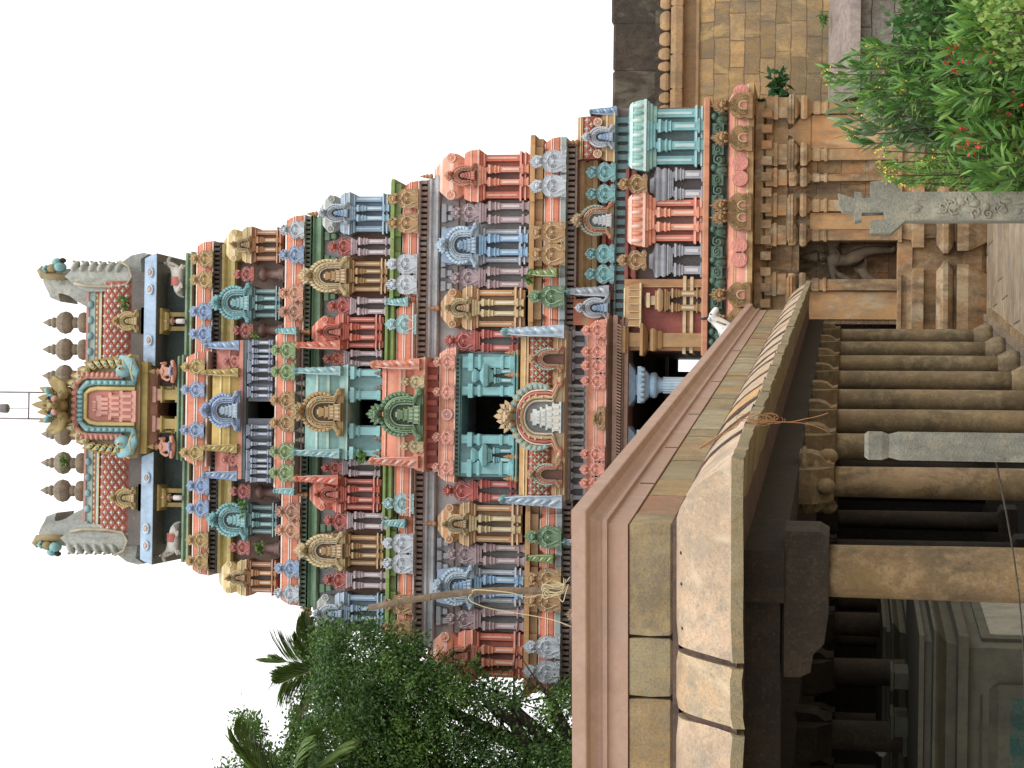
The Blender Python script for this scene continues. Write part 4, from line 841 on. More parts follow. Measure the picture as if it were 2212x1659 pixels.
b = MB(); x0, x1, z0, z1 = rb(184, 203, 607, 1150, 46.02)
b.loft((x0, x1, 46.0, 47.3), [(.0, z0), (0, z0+(z1-z0)*.6), (.04, z0+(z1-z0)*.7), (.04, z0+(z1-z0)*.95), (0, z1)], ms=[0, 0, 1, 1])
for i in range(16): b.ball((x0+(x1-x0)*(i+.5)/16, 45.98, z0+(z1-z0)*.5), (.1, .05, .08), 2, 8, 5)
for i in range(44): b.ball((x0+(x1-x0)*(i+.5)/44, 46.0, z0-.07), (.055, .05, .05), 3, 7, 4)
b.box(x0, x1, 46.03, 46.4, z0-.14, z0+.01, 3)
part('ridge', b, [paint((150, 176, 172)), paint((190, 124, 104)), paint((110, 160, 170)), paint((196, 178, 116))], gop)
# central eave and crowning arch
for ya, yb in ((838, 867), (901, 930)):
    x0, x1, z0, z1 = rb(330, 384, ya, yb, 45.15); b = MB(); h = z1-z0; b.loft((x0, x1, 45.15, 46.1), [(.02, z0), (.02, z0+h*.1), (-.04, z0+h*.12), (-.04, z0+h*.55), (0, z0+h*.6), (.03, z0+h*.62), (.03, z0+h*.68), (-.02, z0+h*.7), (-.02, z0+h*.85), (.03, z0+h*.87), (.03, z1)], ms=[0, 0, 0, 0, 0, 0, 0, 1, 1, 1]); part('door_pillar', b, [paint((176, 150, 60)), paint((204, 150, 130))], gop)
x0, x1, z0, z1 = rb(305, 334, 782, 980, 45.1); b = MB(); b.loft((x0, x1, 45.0, 46.4), [(-.3, z0), (-.15, z0+(z1-z0)*.4), (0, z0+(z1-z0)*.45), (0, z1)], ms=[2, 1, 0]); part('central_eave', b, [paint((176, 150, 60)), paint((176, 150, 60)), paint((180, 120, 104))], gop)
@cached
def crown_arch():
    b = MB(); o = [(.40, 0), (.49, .02), (.5, .1), (.42, .17), (.37, .45), (.3, .58), (.18, .68), (.12, .74)]
    b.prism(o+[(-x, z) for x, z in reversed(o)], -.25, 0, 0)
    sq = lambda w, t, z1, y: [(w, y, z1)]+[(w, y, t-.12), (w*.92, y, t-.05), (w*.7, y, t)]+[(-w*.7, y, t), (-w*.92, y, t-.05), (-w, y, t-.12), (-w, y, z1)]
    b.prism([(x, z) for x, _, z in sq(.16, .52, .02, 0)], -.28, -.2, 4)
    for w, t, m, r in ((.17, .53, 1, .022), (.225, .575, 2, .03), (.29, .63, 3, .036)): b.tube(sq(w, t, .04 if m != 3 else .16, -.33), r, 6, m, 3)
    for i in range(9):
        for s in (-1, 1): 
            if i < 7: b.ball((s*.225, -.43, .14+i*.06), (.022, .06, .026), 5, 6, 4)
            b.ball((s*.30, -.42, .2+i*.05), (.032, .09, .02), 3, 6, 4)
    for i in range(7): b.ball((-.13+i*.043, -.43, .575), (.022, .06, .03), 5, 6, 4); b.ball((-.18+i*.06, -.42, .635), (.03, .09, .03), 3, 6, 4)
    for s in (-1, 1):
        for k in range(9):                              # fringe of curled leaves
            t = k/8; x = s*(.365-.24*max(0, (t-.45)/.55)**1.3); z = .18+t*.48; q = Vector((s*(1-t*.5), 0, .4+t)).normalized()
            leafp(b, x, z, q, .042, .13, -.42, -.2, 6, -s); leafp(b, x+q.x*.02, z+q.z*.02, q, .022, .075, -.5, -.4, 1, -s); b.ball((x+q.x*.05, -.5, z+q.z*.05), (.014, .06, .016), 2, 6, 4)
        b.ball((s*.34, -.45, .14), (.065, .25, .08), 5, 10, 6); b.tube([(s*.24, -.5, .03), (s*.34, -.6, .02), (s*.42, -.55, .07), (s*.47, -.4, .16), (s*.42, -.4, .2)], [.03, .05, .05, .03, .02], 6, 5, 1.5)
        b.ball((s*.36, -.68, .15), (.022, .08, .025), 1, 6, 4); b.ball((s*.36, -.76, .15), (.01, .04, .012), 8, 5, 3); b.tube(spiral(s*.44, .11, .05, -s, -.47, 1.4), .014, 5, 1, 4); b.tube([(s*.27, -.6, .03), (s*.33, -.65, .055), (s*.42, -.6, .045)], .01, 5, 1, 3); b.tube(spiral(s*.43, .07, .06, s, -.45, 1.3), .018, 5, 1, 4)
    z = .03
    for i, (w, h) in enumerate(((.30, .04), (.27, .09), (.3, .03), (.22, .08), (.26, .03), (.18, .07), (.2, .05), (.1, .03))):
        b.box(-w/2, w/2, -.36, -.22, z, z+h, 4 if i % 2 else 7)
        if i % 2:
            for q in (-.36, -.12, .12, .36): b.box(w*q-.014, w*q+.014, -.4, -.22, z, z+h, 7)
        z += h
    lionface(b, .64, .34, .36, 6, 0)
    for s in (-1, 1): leafp(b, s*.11, .72, Vector((s*.8, 0, .6)), .06, .2, -.6, -.3, 6, -s); leafp(b, s*.1, .82, Vector((s*.6, 0, .8)), .04, .15, -.6, -.3, 6, -s)
    for s in (-1, 1): b.ball((s*.07, -.95, .80), (.04, .2, .03), 5, 8, 5); b.ball((s*.13, -.7, .86), (.05, .2, .022), 5, 8, 5, Matrix.Rotation(rad(-30*s), 3, 'Y')); b.ball((s*.06, -1.1, .745), (.035, .12, .03), 7, 8, 5); b.ball((s*.07, -1.14, .80), (.02, .06, .016), 8, 6, 4); b.tube([(s*.1, -.6, .72), (s*.2, -.55, .74), (s*.26, -.5, .82), (s*.2, -.5, .86)], [.05, .04, .03, .015], 6, 6, 2)
    return b.mesh('crown_arch', [paint((150, 130, 76)), paint((206, 180, 96)), paint((110, 168, 172)), paint((200, 130, 110)), paint((186, 106, 88)), paint((116, 176, 186)), paint((158, 134, 62)), paint((214, 146, 128)), DK])
ins('crowning_arch', crown_arch(), gop, 92, 308, 765, 989, 45.1, .75)
# pot finials along the ridge
@cached
def pot():
    b = MB(); b.lathe((0, 0, 0), [(.25, 0), (.46, .05), (.5, .12), (.44, .19), (.2, .235), (.17, .245), (.26, .27), (.26, .33), (.16, .36), (.34, .37), (.48, .42), (.53, .50), (.54, .51), (.53, .52), (.48, .60), (.34, .67), (.16, .70), (.22, .72), (.26, .75), (.24, .79), (.15, .81), (.18, .83), (.19, .86), (.14, .89), (.02, 1)], 20)
    return b.mesh('pot_finial', [stone('finial_stone', [(136, 122, 104), (150, 136, 116), (116, 104, 88)], 4, stain=.4)])
for y in (697, 755, 812, 870, 938, 1000, 1060): ins('pot_finial', pot(), gop, 90, 190, y-23, y+23, 46.6, .46)
# the two great horned gable ends
GH = stone('weathered_plaster', [(186, 188, 180), (164, 170, 168), (146, 146, 134)], 1.6, stain=.5, grain=.25, bump=.35)
for s in (0, 1):
    Y = 46.2; e = thing_part('horned_gable', gop, (Xt(330, mir(590, 330, s), Y), Y, Zt(306, Y)))
    def pp(L): return [(Xt(v, mir(y, v, s), Y), Zt(v, Y)) for v, y in L]
    o = pp([(306, 620), (300, 560), (318, 549), (306, 546), (280, 552), (262, 565), (240, 570), (160, 573), (150, 580), (120, 584), (94, 590), (90, 606), (94, 618), (102, 632), (106, 643), (118, 648), (128, 652), (124, 640), (124, 634), (132, 634), (148, 640), (165, 652), (187, 664), (192, 632), (290, 630)])
    if s: o = o[::-1]
    o = o[::-1]
    b = MB(); b.prism(o, Y-.05, Y+1.1, 0)
    o2 = pp([(296, 622), (292, 588), (270, 574), (200, 577), (168, 583), (150, 600), (180, 625), (200, 632), (280, 632)])
    if s: o2 = o2[::-1]
    b.prism(o2[::-1], Y-.45, Y+1.5, 0); part('gable', b, [GH], e)
    b = MB(); sg = 1 if s == 0 else -1
    for k in range(6):                                   # overlapping feathers down the outer side
        v = 172+k*19; y = mir(578+k*.5, v, s); x, z = Xt(v, y, Y), Zt(v, Y)
        b.ball((x, Y-.42, z), (.16, .16, .075), 0, 10, 6, Matrix.Rotation(rad(38*sg), 3, 'Y')); b.ball((x+.1*sg, Y-.3, z+.05), (.09, .14, .03), 1, 8, 5, Matrix.Rotation(rad(-50*sg), 3, 'Y'))
    b.tube([(Xt(v, mir(y, v, s), Y), Y-.5, Zt(v, Y)) for v, y in ((172, 615), (200, 621), (250, 622), (285, 618), (296, 600), (288, 578), (268, 568))], .035, 6, 1)
    part('feathers', b, [GH, paint((172, 160, 130))], e)
    b = MB(); c = lambda v, y, dy=-.3: (Xt(v, mir(y, v, s), Y), Y+dy, Zt(v, Y))
    b.ball(c(135, 579), (.13, .2, .15), 0, 10, 6); b.ball(c(128, 568), (.1, .16, .12), 0, 8, 5); b.ball(c(140, 565), (.07, .1, .09), 2, 8, 5); b.ball(c(118, 582), (.12, .2, .16), 1, 8, 5)
    b.tube([c(150, 600), c(120, 598), c(98, 595), c(92, 586), (c(98, 578))], [.08, .1, .12, .09, .04], 7, 1); b.tube([c(110, 590, -.42), c(104, 584, -.45), c(112, 578, -.45)], .05, 6, 0)
    part('beast_head', b, [paint((112, 172, 176)), paint((150, 130, 76)), DK], e)
# ================================================================ PILLARED HALL (left foreground), built in its own rotated frame
AZ = rad(6.68); MD = Vector((math.sin(AZ), math.cos(AZ), 0)); ML = Vector((math.cos(AZ), -math.sin(AZ), 0))   # depth / right
def PM(v, y, L):
    r = FW*F0 + RT*(829.5-y) + UP*(1106-v); t = L/r.dot(MD); p = r*t; return Vector((p.dot(ML), L, p.z+EYE.z))
def W(x, L, z): p = ML*x+MD*L; return Vector((p.x, p.y, z))
HO = Vector((-2.53, 14.8, 0)); hall = thing('pillared_hall', 'low stone pillared hall with a pink plaster parapet and rounded overhanging stone eave', 'hall', W(HO.x, HO.y, 0), -AZ)
def hp(name, mb, mats, par=None, org=None):
    if not isinstance(mats, (list, tuple)): mats = [mats]
    q = org or HO; return link(name, mb.mesh(name, mats), par or hall, -q)
LF, LE, XL, XW = 14.8, 41.5, -12.0, -2.53
zf = lambda v, o=0: PM(v, 1350, LF-o).z
PLAS = stone('pink_plaster', [(178, 148, 132), (172, 142, 124), (184, 156, 140)], .5, rough=.8, bump=.1, stain=.12, grain=.1)
BLK = [stone('hall_block_%s' % n, c, 1.6, rough=.9, bump=.8, stain=.35, wash=(((128, 116, 92), .4), ((186, 170, 136), .35))) for n, c in (('ochre', [(164, 144, 106), (142, 126, 96), (130, 118, 96)]), ('grey', [(160, 148, 116), (140, 130, 104), (166, 144, 104)]), ('gold', [(178, 148, 100), (158, 134, 96), (144, 128, 102)]), ('pale', [(176, 164, 132), (160, 150, 122), (146, 136, 112)]), ('red', [(164, 112, 84), (160, 134, 104), (140, 118, 92)]))]
KAP = [stone('eave_stone_%s' % n, c, 1.3, rough=.9, bump=.6, stain=.3, wash=(((150, 132, 110), .35), ((214, 198, 172), .35))) for n, c in (('pale', [(200, 172, 144), (180, 156, 130), (158, 144, 124)]), ('buff', [(188, 166, 136), (192, 162, 126), (158, 146, 126)]), ('gold', [(206, 160, 96), (190, 152, 104), (166, 140, 110)]))]
MORT = stone('dark_mortar', [(108, 84, 76), (90, 72, 66), (118, 98, 86)], 4)
# parapet mouldings, wrapped round the roof
b = MB(); z4, z3, z2a, z2, z1 = zf(1235, .12), zf(1264, .12), zf(1302, .02), zf(1313, .02), zf(1356)
b.loft((XL, XW, LF, LE), [(-.25, z1-.02), (0, z1), (0, z2), (.035, z2+.005), (.035, z2a), (.01, z2a+.01), (.02, z2a+.04), (.06, z2a+.09), (.115, z3-.01), (.12, z3), (.12, z4), (-.1, z4), (-.12, z4-.25)])
hp('parapet', b, PLAS)
b = MB()                                                    # hairline joints in the plaster
for L in (16.9, 19.3, 22.2, 26, 31): b.box(XW-.01, XW+.006, L, L+.02, z1, z1+.12)
hp('plaster_cracks', b, MORT)
zb = zf(1453)
# course of squared blocks under the parapet
random.seed(11)
BLKO = [BLK[0], BLK[1], BLK[2], BLK[4], BLK[3]]
def blk(k, *a): q_ = MB(); q_.loft(*a); hp('stone_block', q_, BLKO[k])
xs = [XW, -3.39, -3.86, -5.0, -5.9, -7, -8.2, -9.5, -11]
for i in range(len(xs)-1): k = (0, 1, 2, 0, 2, 1, 0, 1)[i]; j = .016; blk(k, (xs[i+1]+j, xs[i]-j*(i > 0), LF+.01, LF+.5), [(-.02, zb), (0, zb+.02), (.008, (zb+z1)/2), (0, z1-.015), (-.02, z1-.005)])
L = LF+.5; k = 2
while L < LE:
    d = random.choice((.45, .6, .75, .95, 1.2)); kk = random.choice((0, 1, 2, 2, 4, 4, 3)); e = .012*random.random()
    blk(kk, (XW-.5, XW-.008+e, L+.02, min(L+d, LE)-.02), [(-.02, zb), (0, zb+.02), (.006, (zb+z1)/2), (0, z1-.02), (-.02, z1-.01)]); L += d
b = MB(); b.box(XL, XW-.06, LF+.08, LE-.05, zb-.1, z1+.02); b.box(XL, XW+.012, LF-.012, LE-.05, zb-.05, zb-.002); hp('core', b, MORT)
b = MB(); b.box(XL+.2, XW-.3, LF+.3, LE-.3, z1+.03, z4-.25); hp('roof', b, PLAS)
# great rounded eave of separate slabs
ze = zf(1578, .62); zt = zb-.03
prof = [(0.0, zt), (.07, zt-.005), (.16, zt-.035), (.25, zt-.085), (.34, zt-.155), (.42, zt-.24), (.49, zt-.33), (.55, zt-.42), (.61, ze)]
TH = .085
def slab(mode, a, c, mat_i, seed):
    """one eave slab between a and c along the wall; mode 0 = front, 1 = side"""
    b = MB(); rn = random.Random(seed); n = max(5, int((c-a)/.07)); vs = []; ph = rn.uniform(0, 6); tilt = rn.uniform(-.02, .02); skew = rn.uniform(-.03, .03)
    lift = rn.uniform(-.004, .008); m = len(prof)
    for i in range(n+1):
        for j, (o, z) in enumerate(prof):
            t = i/n; u = a+(c-a)*t; first = (mode == 0 and a == XW) or (mode == 1 and a == LF)
            if first: u = (XW+o) + (c-(XW+o))*t if mode == 0 else (LF-o)+(c-(LF-o))*t
            u += skew*math.sin(j*.8+ph)*(0 if (first and t == 0) else 1)
            e = min(t, 1-t)*(abs(c-a)); 
            if first: e = (1-t)*abs(c-a)
            rd = -.016*max(0, 1-e/.05)**1.5
            w_ = noise.noise(Vector((u*1.3, j*.35, seed)))*.035*(.3+o)+noise.noise(Vector((u*5, j*.8, seed)))*.012
            w_ *= min(1, e/.2); gr = -.035*max(0, math.sin(u*4.2+ph+j*.22))**4*min(1, o*3)*(1 if j < m-2 else .25) if mode else 0
            oo = o+w_+lift*min(1, o*2)+gr; zz = z+rd+gr*.6+tilt*(t-.5)*o
            if first and t == 0: oo = o; zz = z
            vs.append((u, LF-oo, zz) if mode == 0 else (XW+oo, u, zz))
    m = len(prof); fs = []
    flip = (mode == 0 and c < a) or (mode == 1 and c > a)
    for i in range(n):
        for j in range(m-1): q = (i*m+j, (i+1)*m+j, (i+1)*m+j+1, i*m+j+1); fs.append(q if flip else q[::-1])
    b.add(vs, fs, 0, True)
    lo = [(p[0], p[1], p[2]-TH) if True else p for p in vs]
    lip = []; 
    for i in range(n+1):
        p = Vector(vs[i*m+m-1]); r = noise.noise(p*6)*.012; lip += [p, p+Vector((0, .01, -TH+r)) if mode == 0 else p+Vector((-.01, 0, -TH+r))]
        s2 = Vector(vs[i*m]); lip.append(Vector((s2.x, s2.y+.0, ze-TH+.05)))
    fs = []
    for i in range(n):
        for j in range(2): q = (i*3+j, (i+1)*3+j, (i+1)*3+j+1, i*3+j+1); fs.append(q if flip else q[::-1])
    b.add(lip, fs, [1]*len(fs))
    for i in (0, n):
        idx = [vs[i*m+j] for j in range(m)]+[lip[i*3+1], lip[i*3+2]]; q = tuple(range(len(idx))); b.add(idx, [q if i else q[::-1]], 1)
    hp('eave_slab', b, [KAP[mat_i], BLK[1]])
fx = [XW, -3.44, -3.93, -4.9, -5.8, -7.0, -8.4, -9.8, -11.5]
for i in range(len(fx)-1): slab(0, fx[i]-(.025 if i else 0), fx[i+1]+.025, (0, 1, 0, 1, 0, 0, 1, 0)[i], i+3)
sy = [LF, 16.3, 17.6, 18.9, 20.2, 21.7, 23.3, 24.4, 26, 27.8, 29.2, 31, 33, 35, 37.4, 39.4, LE]
for i in range(len(sy)-1): slab(1, sy[i]+(.045 if i else 0), sy[i+1]-.045, (0, 0, 1, 2, 0, 1, 0, 1, 0, 0, 1, 0, 1, 0, 1, 0)[i], i+40)
for k, L in enumerate(sy[1:-1]):                       # mortar ribs between the side slabs
    b = MB(); wd = (.022, .045, .03, .05, .026)[k % 5]; sk_ = (.12, -.05, .2, .06, -.1, .15)[k % 6]; m_ = len(prof)
    rows = [[(XW+o+.012, L+sk_*(o-.35)*(o+.2)+q*wd*(.6+.5*math.sin(j*1.7+k)**2)+.035*math.sin(j*.8+k*2), z+.004) for j, (o, z) in enumerate(prof)] for q in (-1, 1)]
    dn = [[(x-.03, y, z-.02) for x, y, z in r_] for r_ in rows]; V_ = rows[0]+rows[1]+dn[0]+dn[1]; F_ = []
    for j in range(m_-1): F_ += [(j, j+1, m_+j+1, m_+j), (j, 2*m_+j, 2*m_+j+1, j+1), (m_+j, m_+j+1, 3*m_+j+1, 3*m_+j)]
    b.add(V_, F_, 0, True); hp('mortar_joint', b, MORT)
b = MB()
pm = [(LF-o+.045, z-.045) for o, z in prof]+[(LF+.2, ze-.06), (LF+.2, zt-.05)]
b.sweepx(pm, XL, XW+.2, 0); pm = [(LF-o+.022, z-.022) for o, z in prof]+[(LF+.2, ze-.06), (LF+.2, zt-.05)]; q = MB(); q.sweepx([(y-LF, z) for y, z in pm], LF+.35, LE-.1, 0)
b.add([(XW-p[1], p[0], p[2]) for p in q.v], [f[::-1] for f in q.f], 0)
hp('eave_bedding', b, MORT)
for v, y in ((1475, 1130), (1472, 1195), (1473, 1262), (1475, 1358), (1530, 1235)): b = MB(); p = PM(v, y, LF-.2); b.ball((p.x, p.y+.04, p.z), (.02, .05, .016), 0, 8, 5); hp('drill_hole', b, DK)
# ceiling, beams, columns
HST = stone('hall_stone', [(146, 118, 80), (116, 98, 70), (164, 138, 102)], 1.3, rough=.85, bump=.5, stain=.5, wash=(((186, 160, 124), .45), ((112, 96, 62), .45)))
HDK = stone('hall_dark_stone', [(44, 38, 30), (34, 32, 27), (56, 47, 35)], 1.2, stain=.5)  # stone colour lowered to stand for the shade deep in the hall
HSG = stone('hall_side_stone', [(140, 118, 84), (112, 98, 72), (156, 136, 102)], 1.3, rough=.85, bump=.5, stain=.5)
HIN = stone('shade_toned_column', [(60, 50, 37), (48, 42, 33), (70, 58, 42)], 1.3, stain=.5)  # column stone with the hall's shade mixed into its colour
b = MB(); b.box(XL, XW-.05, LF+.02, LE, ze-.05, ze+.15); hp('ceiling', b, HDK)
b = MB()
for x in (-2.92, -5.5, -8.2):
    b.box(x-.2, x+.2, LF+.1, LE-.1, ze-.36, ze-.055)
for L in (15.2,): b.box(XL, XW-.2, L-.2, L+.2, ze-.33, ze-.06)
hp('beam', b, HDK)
CAPZ = ze-.36; SH = CAPZ-.36
def bracket(b, x, L, hx, hl, m=0):
    z0, z1_ = SH+.02, CAPZ
    for ax, hh in ((0, hx), (1, hl)):
        pts = [(-hh, z1_), (-hh, z1_-.12), (-hh*.92, z1_-.2), (-hh*.7, z1_-.27), (-.2, z0), (.2, z0), (hh*.7, z1_-.27), (hh*.92, z1_-.2), (hh, z1_-.12), (hh, z1_)]
        q = MB(); q.prism(pts, -.17, .17)
        b.add([(x+p[0], L+p[1], p[2]) if ax == 0 else (x-p[1], L+p[0], p[2]+.002) for p in q.v], q.f, m)
CL = [19.9, 22.6, 25.1, 27.6, 30.4, 33.2, 36.2, 39.4]
for x, cols in ((-2.92, [15.2]+CL), (-5.5, [15.2, 17.5]+CL), (-8.2, [15.2, 17.5]+CL)):
    for i, L in enumerate(cols):
        e = link('column', None, hall, Vector((x, L, 0))-HO); org = Vector((x, L, 0)); front = L < 16
        r = .205 if front and x > -3 else .155; b = MB()
        b.lathe((x, L, 0), [(r*1.04, .15), (r*1.04, 1.0), (r*1.02, 2.0), (r*.98, SH-.05), (r*.98, SH+.03)], 20 if r > .2 else 14)
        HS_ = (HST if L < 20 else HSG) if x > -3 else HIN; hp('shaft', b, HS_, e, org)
        b = MB()
        if x > -3 and not front: b.lathe((x, L, 0), [(r*1.5, .15), (r*1.7, .24), (r*1.6, .36), (r*1.25, .45), (r*1.1, .5)], 14)
        else: b.loft((x-r, x+r, L-r, L+r), [(.1, .15), (.1, .4), (.02, .45)])
        hp('base', b, HS_, e, org)
        b = MB()
        if front and x > -3:                                # long heavy bracket on the corner column
            pts = [(-.78, CAPZ), (-.78, CAPZ-.12), (-.74, CAPZ-.2), (-.6, CAPZ-.22), (-.52, CAPZ-.3), (-.3, SH+.03), (.3, SH+.03), (.34, SH+.1), (.34, CAPZ)]
            b.prism(pts, -.24, .24); b.v = [(p[0]+x, p[1]+L, p[2]) for p in b.v]
        elif L == 19.9 and x > -3:                          # carved lotus bracket on the second column
            bracket(b, x, L, .3, .42)
            for k in range(3): b.lathe((x, L, SH+.02+k*.12), [(.17+.04*k, 0), (.25+.05*k, .04), (.25+.05*k, .07), (.18, .1)], 12)
            for s_ in (-1, 1): b.ball((x, L+s_*.36, SH+.1), (.09, .1, .1), 0, 8, 5); b.ball((x+s_*.25, L, SH+.08), (.08, .09, .1), 0, 8, 5)
        else: bracket(b, x, L, .26, .40)
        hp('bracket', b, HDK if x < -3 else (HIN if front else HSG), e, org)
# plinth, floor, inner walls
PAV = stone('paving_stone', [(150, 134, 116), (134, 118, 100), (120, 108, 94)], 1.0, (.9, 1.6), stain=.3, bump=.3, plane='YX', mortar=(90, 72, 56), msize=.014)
b = MB(); b.loft((XL, -2.62, LF-.3, LE+.4), [(0, -.05), (0, .15)]); b.box(XL, -3.3, LF+1.2, LE, .15, .156, 1); hp('plinth', b, [PAV, HDK])  # thin dark sheet inside paints the floor's shade
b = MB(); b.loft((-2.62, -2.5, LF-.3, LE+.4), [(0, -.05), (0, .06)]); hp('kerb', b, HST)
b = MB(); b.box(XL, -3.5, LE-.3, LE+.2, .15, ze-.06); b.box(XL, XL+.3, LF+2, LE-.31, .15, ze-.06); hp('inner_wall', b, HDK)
# ================================================================ shrine inside the hall
CRM = stone('cream_plaster', [(88, 88, 72), (78, 78, 64), (70, 68, 58)], .8, bump=.1, stain=.3, rough=.7, grain=.15)  # cream darkened in the colour for the shade inside the hall
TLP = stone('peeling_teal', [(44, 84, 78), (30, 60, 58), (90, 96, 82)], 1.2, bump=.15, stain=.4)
def shrine(label, x0, x1, L0, L1, ztop, ch, name='small_shrine'):
    c = W((x0+x1)/2, L0, .15); e = thing(name, label, 'shrine', c, -AZ); org = Vector(((x0+x1)/2, L0, .15)); h = lambda n, b, m: link(n, b.mesh(n, m if isinstance(m, list) else [m]), e, -org)
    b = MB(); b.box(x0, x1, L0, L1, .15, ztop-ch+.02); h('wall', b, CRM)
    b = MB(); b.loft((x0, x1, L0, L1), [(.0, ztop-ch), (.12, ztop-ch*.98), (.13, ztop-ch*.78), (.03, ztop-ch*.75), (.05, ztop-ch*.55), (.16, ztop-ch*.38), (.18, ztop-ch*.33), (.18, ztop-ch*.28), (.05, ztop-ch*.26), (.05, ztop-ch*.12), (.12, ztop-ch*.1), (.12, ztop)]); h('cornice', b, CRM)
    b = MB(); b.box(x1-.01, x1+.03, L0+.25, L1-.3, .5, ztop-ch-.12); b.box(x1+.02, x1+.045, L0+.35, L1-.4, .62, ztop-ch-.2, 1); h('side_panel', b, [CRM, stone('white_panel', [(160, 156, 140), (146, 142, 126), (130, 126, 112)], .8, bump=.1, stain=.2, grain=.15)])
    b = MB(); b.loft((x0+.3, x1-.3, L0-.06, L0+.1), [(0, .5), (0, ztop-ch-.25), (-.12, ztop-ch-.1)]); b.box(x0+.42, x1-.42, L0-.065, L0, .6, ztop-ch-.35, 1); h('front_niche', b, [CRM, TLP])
    return e
zs = PM(1985, 1450, 17).z
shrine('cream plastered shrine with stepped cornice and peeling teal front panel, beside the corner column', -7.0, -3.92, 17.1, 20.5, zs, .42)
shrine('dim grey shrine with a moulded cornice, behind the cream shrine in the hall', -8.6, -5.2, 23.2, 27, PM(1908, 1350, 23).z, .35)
for i, (v0, v1, ya, yb, lab) in enumerate(((1924, 1984, 1454, 1490, 'block standing for a lit patch of inner wall, nearer the corner column'), (1924, 1984, 1550, 1594, 'block standing for a lit patch of inner wall, beside the carved animal head'))):
    p = PM(v0, ya, 19.6); q = PM(v1, yb, 19.6); b = MB(); b.loft((q.x-p.x, 0, 0, .4), [(0, 0), (0, p.z-zs-.04), (.02, p.z-zs-.03), (.02, p.z-zs)])
    o = solo('lit_wall_block', b, CRM, lab, 'block', 'blocks for lit wall patches on the shrine roof', loc=W(p.x, 19.6, zs)); o.rotation_euler.z = -AZ  # made-up blocks in place of lit pieces of inner wall
# ================================================================ figures
def skin(name, V, E, R, mats, parent=None, loc=(0, 0, 0), rz=0, sc=1.0, sub=1, flipx=False, world=True, root=0):
    sx = -sc if flipx else sc; me = bpy.data.meshes.new(name); me.from_pydata([(p[0]*sx, p[1]*sc, p[2]*sc) for p in V], E, [])
    for m in mats: me.materials.append(m)
    o = bpy.data.objects.new(name, me); COL.objects.link(o)
    o.modifiers.new('skin', 'SKIN'); s_ = o.modifiers.new('sub', 'SUBSURF'); s_.levels = sub; s_.render_levels = sub
    for i, v in enumerate(me.skin_vertices[0].data): r = R[i]; v.radius = (r[0]*sc, r[1]*sc) if isinstance(r, tuple) else (r*sc, r*sc); v.use_root = (i == root)
    o.modifiers['skin'].use_smooth_shade = True
    o.location = Vector(loc)-(chain(parent) if parent else Vector((0, 0, 0))); o.rotation_euler.z = rz
    if parent: o.parent = parent
    return o
def bake(o, name):
    """turn the skinned skeleton into a plain mesh"""
    dg = bpy.context.evaluated_depsgraph_get(); me = bpy.data.meshes.new_from_object(o.evaluated_get(dg)); o.modifiers.clear(); o.data = me; me.name = name
    for p in me.polygons: p.use_smooth = True
    return o
